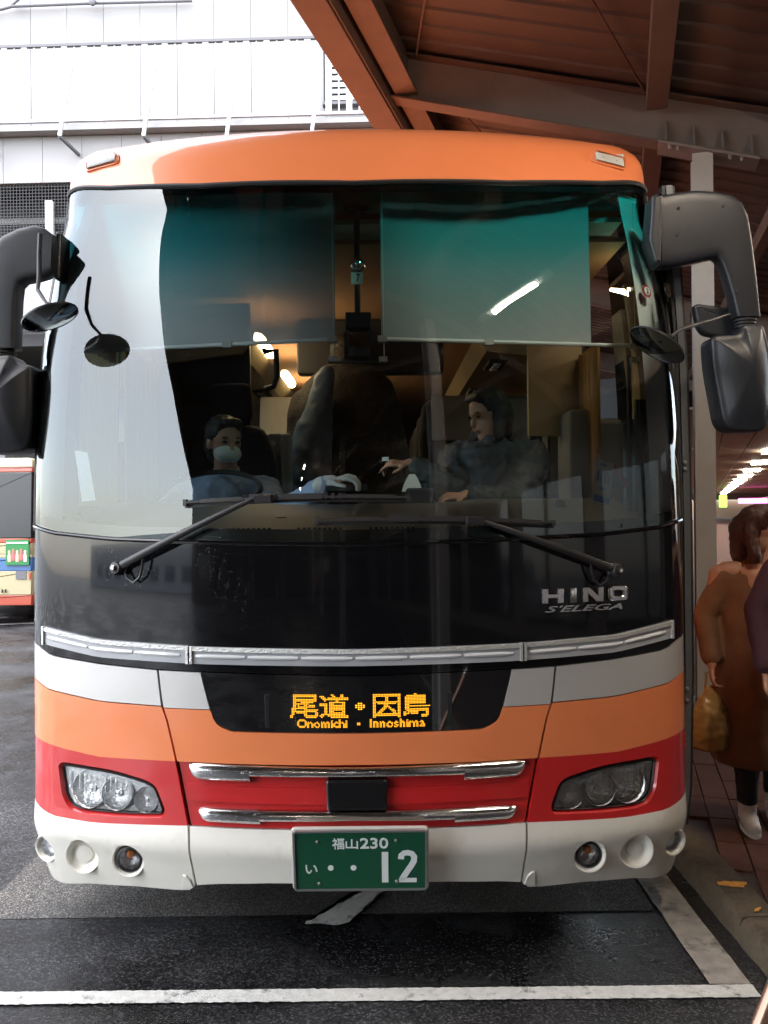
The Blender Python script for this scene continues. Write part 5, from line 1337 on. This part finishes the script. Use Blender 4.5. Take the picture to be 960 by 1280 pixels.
def melt(mb, name, m, parent, voxel=.008, smooth=6, disp=None):
    me = bpy.data.meshes.new(name); me.from_pydata(mb.v, [], mb.f); me.update()
    bm = bmesh.new(); bm.from_mesh(me); bmesh.ops.recalc_face_normals(bm, faces=bm.faces); bm.to_mesh(me); bm.free()
    o = bpy.data.objects.new(name, me); COL.objects.link(o)
    md = o.modifiers.new('r', 'REMESH'); md.mode = 'VOXEL'; md.voxel_size = voxel; md.use_smooth_shade = True
    sm = o.modifiers.new('s', 'SMOOTH'); sm.iterations = smooth; sm.factor = .5
    if disp:
        tx = bpy.data.textures.new(name+'_folds', 'CLOUDS'); tx.noise_scale = disp[1]; tx.noise_depth = 2
        dm = o.modifiers.new('d', 'DISPLACE'); dm.texture = tx; dm.strength = disp[0]; dm.mid_level = .5
        dm.texture_coords = 'GLOBAL'
    me2 = baked(o); o.modifiers.clear(); o.data = me2
    for p in me2.polygons: p.use_smooth = True
    me2.materials.clear(); me2.materials.append(m)
    if parent: o.parent = parent
    return o
def hand(mb, wrist, direc, back, size=1.0, curl=.5, thumb=1, spread=.004, r=.0085, curls=None):
    """palm, four fingers of unequal length with bends, thumb from the side of the palm"""
    d = Vector(direc).normalized(); b = Vector(back); b = (b-d*b.dot(d)).normalized(); s = d.cross(b)*thumb
    k = size; w = Vector(wrist)
    for j in range(4):
        capsule(mb, w+s*(.010-.006*j+.006)*k, .014*k, w+d*.085*k+s*(.030-.020*j)*k, .0115*k, 10)
    for j, ln in enumerate((.072, .080, .074, .058)):
        c = (curls[j] if curls else curl); p = w+d*.088*k+s*(.030-.020*j)*k; dd = d.copy(); ax = d.cross(b)
        for q, fr_ in enumerate((.45, .32, .26)):
            dd = (Matrix.Rotation(-c*(.9 if q else .7), 3, ax) @ dd); p2 = p+dd*ln*fr_*k
            capsule(mb, p, r*k*(1-.06*q), p2, r*k*(.94-.06*q), 8); p = p2
    p = w+d*.028*k+s*.030*k; dd = (d*.65+s*.75-b*.25).normalized()
    p2 = p+dd*.042*k; capsule(mb, p-dd*.012, .0125*k, p2, .0105*k, 8); dd = (d*.9+s*.15-b*.45).normalized(); capsule(mb, p2, .0105*k, p2+dd*.034*k, .0085*k, 8)
SKIN = mat('skin', (0.50, 0.27, 0.18), .5, spec=.4); 
def hairmat(name, c):
    m = mat(name, c, .42); N, L = m.node_tree.nodes, m.node_tree.links; tc = N.new('ShaderNodeTexCoord'); mp = N.new('ShaderNodeMapping'); mp.inputs['Scale'].default_value = (1, 1, .08)
    n = N.new('ShaderNodeTexNoise'); n.inputs['Scale'].default_value = 260; n.inputs['Detail'].default_value = 3; L.new(tc.outputs['Object'], mp.inputs[0]); L.new(mp.outputs[0], n.inputs['Vector'])
    bp = N.new('ShaderNodeBump'); bp.inputs['Strength'].default_value = 1.0; bp.inputs['Distance'].default_value = .006; L.new(n.outputs['Fac'], bp.inputs['Height']); L.new(bp.outputs[0], N['Principled BSDF'].inputs['Normal']); return m
HAIRB = hairmat('black_hair', (0.012, 0.010, 0.010)); HAIRR = hairmat('auburn_hair', (0.06, 0.016, 0.009))
def head(mb, c, fwd, s=1.0):
    """skull, jaw, nose, ears, neck stub around centre c, looking along fwd"""
    f = Vector(fwd).normalized(); l = Vector((0,0,1)).cross(f).normalized(); u = f.cross(l)
    rot = Matrix((( l.x, -f.x, u.x, 0), (l.y, -f.y, u.y, 0), (l.z, -f.z, u.z, 0), (0,0,0,1)))
    c = Vector(c)
    blob(mb, c+u*.03*s, (.074*s,.092*s,.088*s), rot); blob(mb, c+f*.018*s-u*.045*s, (.058*s,.068*s,.072*s), rot)
    blob(mb, c+f*.060*s-u*.092*s, (.026*s,.024*s,.022*s), rot)
    capsule(mb, c+f*.088*s+u*.008*s, .009*s, c+f*.103*s-u*.028*s, .013*s, 8)
    blob(mb, c+f*.083*s+u*.022*s, (.045*s,.014*s,.010*s), rot)
    blob(mb, c+f*.083*s-u*.062*s, (.024*s,.012*s,.008*s), rot)
    for e in (-1, 1): blob(mb, c+l*.076*s*e-f*.008*s-u*.008*s, (.010*s,.022*s,.032*s), rot)
    return f, l, u, rot
def face_parts(parent, c, f, l, u, rot, s=1.0, mask=None):
    c = Vector(c); eyem = M.setdefault('eye', mat('eye', (0.02, 0.015, 0.012), .15)); br = HAIRB; lip = M.setdefault('lip', mat('lips', (0.36, 0.12, 0.10), .5))
    for e in (-1, 1):
        mb = MB(); blob(mb, c+f*.083*s+l*.032*s*e+u*.004*s, (.013*s,.007*s,.006*s), rot, 10); mb.build('eye', eyem, parent)
        mb = MB(); blob(mb, c+f*.089*s+l*.033*s*e+u*.026*s, (.020*s,.006*s,.004*s), rot, 10); mb.build('eyebrow', br, parent)
    if mask:
        mb = MB(); blob(mb, c+f*.045*s-u*.052*s, (.066*s,.072*s,.048*s), rot); melt(mb, 'face_mask', mask, parent, .007, 4)
    else:
        mb = MB(); blob(mb, c+f*.090*s-u*.058*s, (.022*s,.008*s,.006*s), rot, 10); mb.build('mouth', lip, parent)
def hair(parent, c, f, l, u, rot, m, long=0.0, s=1.0):
    c = Vector(c); mb = MB(); blob(mb, c+u*.045*s-f*.018*s, (.088*s,.098*s,.090*s), rot); blob(mb, c-f*.055*s-u*.02*s, (.080*s,.058*s,.090*s), rot)
    capsule(mb, c+u*.092*s+f*.055*s+l*.04, .026, c+u*.092*s+f*.055*s-l*.04, .026)
    if long:
        for e in (-1, 1): capsule(mb, c+l*.074*s*e-f*.02, .034, c+l*.09*s*e+f*.005-Vector((0,0,long)), .030)
        capsule(mb, c-f*.07, .07, c-f*.08-Vector((0,0,long)), .055)
    melt(mb, 'hair', m, parent, .009, 3, (.012, .02))

def figure(name, label, group=None):
    return thing(name, label, 'person', group)
def arm_chain(mb, sh, el, wr, r=(.050,.042,.034,.026)):
    capsule(mb, sh, r[0], el, r[1]); capsule(mb, el, r[1], wr, r[3])

# driver at the wheel, arm stretched to the change tray
drv = figure('person', 'driver in light blue shirt, white gloves and mask, reaching out across the dash')
hc = Vector((-.66, 1.24, 1.90)); fw = Vector((.55,-.85,-.12))
shl, shr = Vector((-.47, 1.26, 1.66)), Vector((-.87, 1.30, 1.66))
ell, wrl = Vector((-.36, .98, 1.555)), at(409, 604, 3.62)
elr, wrr = Vector((-.95, 1.08, 1.50)), Vector((-.86, .90, 1.58))
mb = MB(); f, l, u, rot = head(mb, hc, fw)
capsule(mb, hc-Vector((0,-.02,.08)), .055, hc-Vector((0,-.06,.20)), .062)
capsule(mb, shl, .07, shr, .07); capsule(mb, (-.67,1.28,1.62), .15, (-.68,1.32,1.32), .14)
arm_chain(mb, shl, ell, wrl); arm_chain(mb, shr, elr, wrr)
for s in (-1, 1): capsule(mb, (-.68+s*.1,1.30,1.36), .09, (-.68+s*.14,.90,1.36), .07); capsule(mb, (-.68+s*.14,.90,1.36), .06, (-.68+s*.14,.84,1.02), .045)
hand(mb, wrl, (.9,-.2,.25), (-.1,-.2,1), 1.0, .75, 1); hand(mb, wrr, (.2,-.7,.5), (-.6,0,.6), 1.0, .8, -1)
melt(mb, 'body', SKIN, drv, .008, 4)
SHIRT = mat('blue_shirt', (0.30, 0.42, 0.62), .8, noise=.08, nscale=20)
mb = MB(); capsule(mb, shl, .082, shr, .082); capsule(mb, (-.67,1.28,1.60), .175, (-.68,1.32,1.30), .17); capsule(mb, hc-Vector((0,-.05,.15)), .07, hc-Vector((0,-.06,.22)), .085)
capsule(mb, shl, .072, ell, .060); capsule(mb, ell, .062, wrl-(wrl-ell).normalized()*.015, .043); capsule(mb, shr, .072, elr, .060); capsule(mb, elr, .062, wrr, .043)
melt(mb, 'shirt', SHIRT, drv, .010, 4, (.020, .045))
GLOVE = mat('white_glove', (0.72, 0.74, 0.72), .85)
for w, d_, b_, t_ in ((wrl, (.9,-.2,.25), (-.1,-.2,1), 1), (wrr, (.2,-.7,.5), (-.6,0,.6), -1)):
    mb = MB(); hand(mb, w, d_, b_, 1.02, .75, t_, r=.0105); capsule(mb, w-Vector(d_).normalized()*.03, .036, w+Vector(d_).normalized()*.02, .030); melt(mb, 'glove', GLOVE, drv, .0045, 3)
face_parts(drv, hc, f, l, u, rot, 1.0, mat('white_mask', (0.62, 0.66, 0.65), .8)); hair(drv, hc, f, l, u, rot, HAIRB)
TROUS = mat('navy_trousers', (0.02, 0.025, 0.04), .8)
mb = MB()
for s in (-1, 1): capsule(mb, (-.68+s*.1,1.32,1.36), .105, (-.68+s*.14,.90,1.37), .085); capsule(mb, (-.68+s*.14,.90,1.37), .08, (-.68+s*.14,.84,1.06), .065)
melt(mb, 'trousers', TROUS, drv, .012, 3)

# passenger paying at the fare box, just inside the door
cus = figure('person', 'passenger in charcoal padded jacket holding out a hand to the driver')
hc = Vector((.60, 1.22, 2.02)); fw = Vector((-.80,-.45,-.25)); sc_ = 1.0
sr, sl_ = Vector((.46, 1.28, 1.80)), Vector((.78, 1.12, 1.79))
er, wr = Vector((.42, 1.10, 1.66)), at(512, 580, 3.92)
e2, w2 = Vector((.66, .98, 1.585)), at(583, 619, 3.80)
mb = MB(); f, l, u, rot = head(mb, hc, fw)
capsule(mb, hc-Vector((-.02,-.01,.08)), .052, hc-Vector((-.04,-.02,.20)), .06); capsule(mb, sr, .065, sl_, .065); capsule(mb, (.64,1.22,1.72), .14, (.70,1.30,1.36), .13)
arm_chain(mb, sr, er, wr); arm_chain(mb, sl_, e2, w2)
for s in (-1, 1): capsule(mb, (.72+s*.09,1.30,1.32), .085, (.72+s*.09,1.28,.72), .055)
hand(mb, wr, (-1,-.12,.05), (.1,-.35,.9), .95, .85, -1, curls=(.45,.8,.9,.95)); hand(mb, w2, (-1,-.15,-.05), (.1,-.3,.95), .95, .6, -1)
melt(mb, 'body', SKIN, cus, .007, 4)
JACK = mat('charcoal_jacket', (0.055, 0.062, 0.068), .65, noise=.15, nscale=15)
mb = MB(); capsule(mb, sr, .10, sl_, .10); capsule(mb, (.64,1.22,1.70), .19, (.70,1.30,1.30), .20); capsule(mb, hc-Vector((-.02,-.01,.16)), .08, hc-Vector((-.04,-.02,.22)), .10)
capsule(mb, sr, .095, er, .080); capsule(mb, er, .082, wr+(er-wr).normalized()*.035, .052); capsule(mb, sl_, .10, e2, .085); capsule(mb, e2, .085, w2+(e2-w2).normalized()*.035, .052)
melt(mb, 'jacket', JACK, cus, .010, 3, (.035, .04))
mb = MB()
for s in (-1, 1): capsule(mb, (.72+s*.09,1.30,1.32), .10, (.72+s*.09,1.28,.98), .075)
melt(mb, 'trousers', TROUS, cus, .012, 3)
face_parts(cus, hc, f, l, u, rot); hair(cus, hc, f, l, u, rot, HAIRB, .10)
tk = MB(); p0 = at(481, 574, 3.86)
tk.box((p0.x-.012, p0.y, p0.z-.008), (p0.x+.018, p0.y+.004, p0.z+.010), None); tk = tk.build('coin_slip', wh, None, False); tag(tk, 'small white slip between the fingers of the paying passenger', 'ticket')
p0 = at(515, 600, 3.78)
mb = MB(); mb.loft([[p0+Vector((x*w_, y*.012, z)) for x, y in ((-1,-1),(1,-1),(1,1),(-1,1))] for z, w_ in ((-.05,.045),(-.02,.036),(.01,.022),(.025,.012))], True)
tag(mb.build('paper_bag', mat('white_paper', (.62,.64,.62), .8, bump=.4, bscale=30), None), 'small crumpled white paper bag on the fare box', 'bag')

# passenger in the aisle, back turned, dark coat
ais = figure('person', 'passenger in dark brown coat standing in the aisle with back turned')
bx_, by_ = -.13, 2.30
mb = MB(); hc = Vector((bx_, by_+.02, 2.50)); f, l, u, rot = head(mb, hc, (0,1,-.1))
capsule(mb, hc-Vector((0,0,.08)), .055, hc-Vector((0,0,.2)), .06); capsule(mb, (bx_-.18,by_,2.24), .07, (bx_+.18,by_,2.24), .07); capsule(mb, (bx_,by_,2.15), .16, (bx_,by_,1.75), .15)
for s in (-1, 1):
    capsule(mb, (bx_+s*.1,by_,1.75), .09, (bx_+s*.1,by_,1.02), .05); capsule(mb, (bx_+s*.22,by_,2.2), .05, (bx_+s*.27,by_+.03,1.9), .042); capsule(mb, (bx_+s*.27,by_+.03,1.9), .042, (bx_+s*.26,by_-.05,1.66), .028)
    hand(mb, (bx_+s*.26,by_-.05,1.66), (0,-.05,-1), (s,0,0), .95, .4, s)
melt(mb, 'body', SKIN, ais, .009, 4)
COATD = mat('dark_brown_coat', (0.024, 0.018, 0.014), .85, noise=.5, nscale=25, bump=1.0, bscale=90)
mb = MB(); n = 28; rings = []
for z, rx, ry in ((1.28,.36,.21),(1.5,.365,.21),(1.75,.355,.20),(2.0,.345,.20),(2.2,.325,.19),(2.34,.26,.16),(2.44,.14,.12)):
    rings.append([Vector((bx_+.02+rx*math.cos(2*math.pi*k/n), by_+ry*math.sin(2*math.pi*k/n), z)) for k in range(n)])
mb.loft(rings, True)
for s in (-1, 1): capsule(mb, (bx_+s*.24,by_,2.22), .085, (bx_+s*.31,by_+.03,1.9), .075); capsule(mb, (bx_+s*.31,by_+.03,1.9), .075, (bx_+s*.27,by_-.03,1.70), .055)
capsule(mb, hc-Vector((0,.06,.14)), .10, hc-Vector((0,.05,.02)), .09)
melt(mb, 'coat', COATD, ais, .012, 3, (.03, .14)); hair(ais, hc, f, l, u, rot, HAIRB)
for s in (-1, 1): pass
mb = MB()
for s in (-1, 1): capsule(mb, (bx_+s*.1,by_,1.7), .1, (bx_+s*.1,by_,1.05), .07)
melt(mb, 'trousers', TROUS, ais, .012, 3)
mb = MB(); rings = []
for z, w_, d_ in ((1.55,.15,.07),(1.62,.17,.08),(1.82,.15,.08),(2.0,.115,.06),(2.16,.085,.045),(2.34,.06,.03),(2.40,.03,.02)):
    rings.append([Vector((bx_-.26+.22*(z-1.6)+w_*math.cos(2*math.pi*k/20), by_-.24+d_*math.sin(2*math.pi*k/20), z)) for k in range(20)])
mb.loft(rings, True); bgo = melt(mb, 'shoulder_bag', mat('blue_bag', (0.06, 0.095, 0.15), .5, noise=.4, nscale=6), None, .012, 3, (.03, .12)); tag(bgo, 'blue grey cloth bag hanging against the dark coat in the aisle', 'bag')

# pedestrian on the platform, long camel coat, carrier bag
def walker(fx, fy, z0, H, yaw, label, coat, trouser, hairm, shoe, coat_len, open_panel=None, skinm=SKIN, stride=.10, longhair=.12, look=0.0):
    p = figure('person', label); k = H/1.58
    Rz = Matrix.Rotation(yaw, 4, 'Z'); T = Matrix.Translation((fx, fy, z0)) @ Rz
    V = lambda x, y, z: T @ Vector((x*k, y*k, z*k))          # faces -Y before turning
    fwd = (Rz @ Vector((0,-1,0)))
    hc_ = V(0,-.015,1.455); mb = MB(); f, l, u, rot = head(mb, hc_, (Matrix.Rotation(look, 3, 'Z') @ fwd)+Vector((0,0,-.18)), k*.98)
    capsule(mb, V(0,0,1.38), .05*k, V(0,.02,1.27), .055*k); capsule(mb, V(-.15,.01,1.25), .055*k, V(.15,.01,1.25), .055*k); capsule(mb, V(0,.01,1.2), .13*k, V(0,.01,.90), .13*k)
    legs = ((-.08,-stride), (.08, stride))
    for lx, ly in legs:
        capsule(mb, V(lx,.01,.86), .085*k, V(lx,ly*.55,.46), .058*k); capsule(mb, V(lx,ly*.55,.46), .055*k, V(lx,ly+.015,.09), .036*k); capsule(mb, V(lx,ly+.02,.05), .034*k, V(lx,ly-.14,.035), .026*k)
    arms = ((-.19,-.05), (.19,.05)); wr_ = []
    for ax_, ay in arms:
        s = -1 if ax_ < 0 else 1
        el = V(ax_+s*.05, ay*.3+.02, 1.02); w = V(ax_+s*.055, ay-.05, .80); capsule(mb, V(ax_,.01,1.24), .048*k, el, .04*k); capsule(mb, el, .04*k, w, .026*k); wr_.append((el, w, s))
        hand(mb, w, (T.to_3x3() @ Vector((0,-.05,-1))), (T.to_3x3() @ Vector((s,0,0))), .92*k, .75, -s)
    melt(mb, 'body', skinm, p, .007, 4)
    mb = MB(); n = 30; rings = []
    for z, rx, ry in ((coat_len,.235,.185),(coat_len+.03,.24,.19),(.60,.225,.175),(.80,.21,.16),(1.0,.195,.145),(1.13,.175,.14),(1.22,.15,.12),(1.30,.095,.09),(1.355,.075,.075)):
        rings.append([V(rx*math.cos(2*math.pi*q/n)*(1+.05*math.sin(q*5)*max(0,1-z)), .01+ry*math.sin(2*math.pi*q/n)*(1+.06*math.cos(q*4)*max(0,1-z)), z) for q in range(n)])
    mb.loft(rings, True)
    for el, w, s in wr_: capsule(mb, V(s*.165,.01,1.215), .066*k, el+V(s*.02,0,0)-V(0,0,0), .060*k); capsule(mb, el+V(s*.02,0,0)-V(0,0,0), .060*k, w+(el-w).normalized()*.03, .048*k)
    melt(mb, 'coat', coat, p, .010, 3, (.028, .16))
    if open_panel:
        for x0, x1 in ((-.105, -.060), (.060, .105)):
            mb = MB(); rows = []
            for z in [coat_len-.01+(1.28-coat_len)*q/10 for q in range(11)]:
                ry = .20 if z < .6 else .20-(z-.6)*.075; rows.append([V(x0,-ry+.030,z), V((x0+x1)/2,-ry+.012,z), V(x1,-ry+.012,z), V(x1,-ry+.04,z), V(x0,-ry+.05,z)] if x0 < 0 else [V(x0,-ry+.012,z), V((x0+x1)/2,-ry+.012,z), V(x1,-ry+.030,z), V(x1,-ry+.05,z), V(x0,-ry+.04,z)])
            mb.loft(rows, True); mb.build('coat_lapel', open_panel, p)
    mb = MB()
    for lx, ly in legs: capsule(mb, V(lx,.01,.84), .098*k, V(lx,ly*.55,.46), .070*k); capsule(mb, V(lx,ly*.55,.46), .068*k, V(lx,ly+.015,.13), .050*k)
    melt(mb, 'trousers', trouser, p, .010, 3, (.012, .04))
    for lx, ly in legs:
        mb = MB(); capsule(mb, V(lx,ly+.045,.042), .040*k, V(lx,ly-.14,.036), .034*k); capsule(mb, V(lx,ly+.02,.05), .043*k, V(lx,ly+.015,.11), .046*k); capsule(mb, V(lx,ly-.05,.05), .040*k, V(lx,ly-.09,.04), .037*k)
        sh_ = melt(mb, 'shoe', shoe, p, .006, 3)
        mb = MB(); rows = []
        for z in (.002, .022): rows.append([V(lx+.043*math.cos(a), ly-.05+.135*math.sin(a), z) for a in [2*math.pi*q/20 for q in range(20)]])
        mb.loft(rows, True); mb.build('sole', M['cover'], sh_)
        for q in range(4): MB().tube([V(lx-.022,ly-.035-.02*q,.086-.007*q), V(lx,ly-.038-.02*q,.093-.007*q), V(lx+.022,ly-.035-.02*q,.086-.007*q)], .003, 5).build('lace', wh, sh_)
    face_parts(p, hc_, f, l, u, rot, k*.98); hair(p, hc_, f, l, u, rot, hairm, longhair, k)
    return p, wr_
CAMEL = mat('camel_coat', (0.19, 0.095, 0.048), .9, noise=.15, nscale=6, bump=.15, bscale=300); CAMEL2 = mat('pale_camel_facing', (0.42, 0.27, 0.16), .85)
BLACKT = mat('black_leggings', (0.012, 0.012, 0.014), .8); SNEAK = mat('white_sneaker', (0.55, 0.53, 0.49), .7, bump=.3, bscale=80)
fa = ground(941, 1034, .10)
pa, wra = walker(fa.x+.075, fa.y+.08, .10, 1.47, R_(-12), 'pedestrian in long camel coat and pale sneakers on the platform beside the coach', CAMEL, BLACKT, HAIRR, SNEAK, .30, None, stride=.09, look=R_(62))
el, w, s = wra[0]
mb = MB(); rings = []; cx_, cy_, cz_ = w.x-.01, w.y, w.z-.10
for z, a, b in ((-.30,.055,.04),(-.29,.085,.055),(-.22,.10,.065),(-.12,.085,.055),(-.05,.045,.03),(0,.02,.015)):
    rings.append([Vector((cx_+a*math.cos(2*math.pi*q/20), cy_+b*math.sin(2*math.pi*q/20), cz_+z)) for q in range(20)])
mb.loft(rings, True); yb = melt(mb, 'carrier_bag', mat('yellow_plastic', (0.33, 0.20, 0.06), .35), None, .008, 2, (.025, .06)); tag(yb, 'yellowish plastic carrier bag hanging beside the camel coat', 'bag')
MB().tube([Vector((cx_-.02,cy_,cz_-.02)), Vector((cx_-.015,cy_,cz_+.06)), Vector((cx_+.012,cy_,cz_+.07)), Vector((cx_+.02,cy_,cz_-.02))], .006, 6).build('bag_handle', yb.data.materials[0], yb)
fb_ = at(1043, 1094, 3.45)
walker(fb_.x, fb_.y, .10, 1.62, R_(-20), 'person in dark maroon jacket and jeans cut off by the right edge', mat('maroon_jacket', (0.05, 0.012, 0.02), .8), mat('dark_jeans', (0.018, 0.024, 0.045), .8), HAIRB, BLACKT, .72, None, longhair=0)

# ------------------------------------------------------------------ lamps under the canopy (lit) 
M['canopy_tube'] = emis('canopy_fluorescent', (1.0, 0.84, 0.66), 42.0)
LAMPL = ['lit batten lamp under the canopy whose reflection streaks over the right sun blind', 'added unseen batten lamp that brightens the platform beside the coach', 'far lit batten lamp behind the camera, first faint streak in the front panel', 'far lit batten lamp behind the camera, second faint streak in the front panel', 'far lit batten lamp behind the camera, third faint streak in the front panel']  # second lamp is added out of view to brighten the platform
for k, a in enumerate([-5.6, -3.4, -18, -21, -24]):
    t_ = thing('canopy_lamp', LAMPL[k], 'lamp', 'batten lamps under the canopy')
    b_ = (3.05, 4.6, 1.6, 1.6, 1.6)[k]; z = RB(b_)-.15
    MB().bar(cv(a, b_, z), cv(a+1.25, b_, z), .10, .05).build('lamp_housing', M['railwhite'], t_, False)
    MB().tube([cv(a+.25, b_, z-.055), cv(a+1.0, b_, z-.055)], .030, 8).build('lamp_tube', M['canopy_tube'], t_)
    for q in (.2, 1.05): MB().tube([cv(a+q, b_, z+.025), cv(a+q, b_, RB(b_)+.40)], .006, 5).build('hanger_rod', M['coldlitsteel'], t_)

# near the camera: a leaning shiny pole cut off by the corner of the frame
pl = thing('barrier_pole', 'shiny brownish pole cut off by the bottom right corner', 'pole')
q0, q1 = at(935, 1330, 1.55), at(1005, 1150, 1.62)
q0 = q0+(q0-q1)*.75
MB().tube([q0, q1], .020, 16).build('pole_shaft', mat('brown_metal', (0.30, 0.17, 0.12), .2, metal=.8), pl)
MB().lathe([(.021,0),(.023,.01),(.018,.03),(0,.034)], frame(q1, q1-q0), 16).build('pole_cap', M['chrome2'], pl)
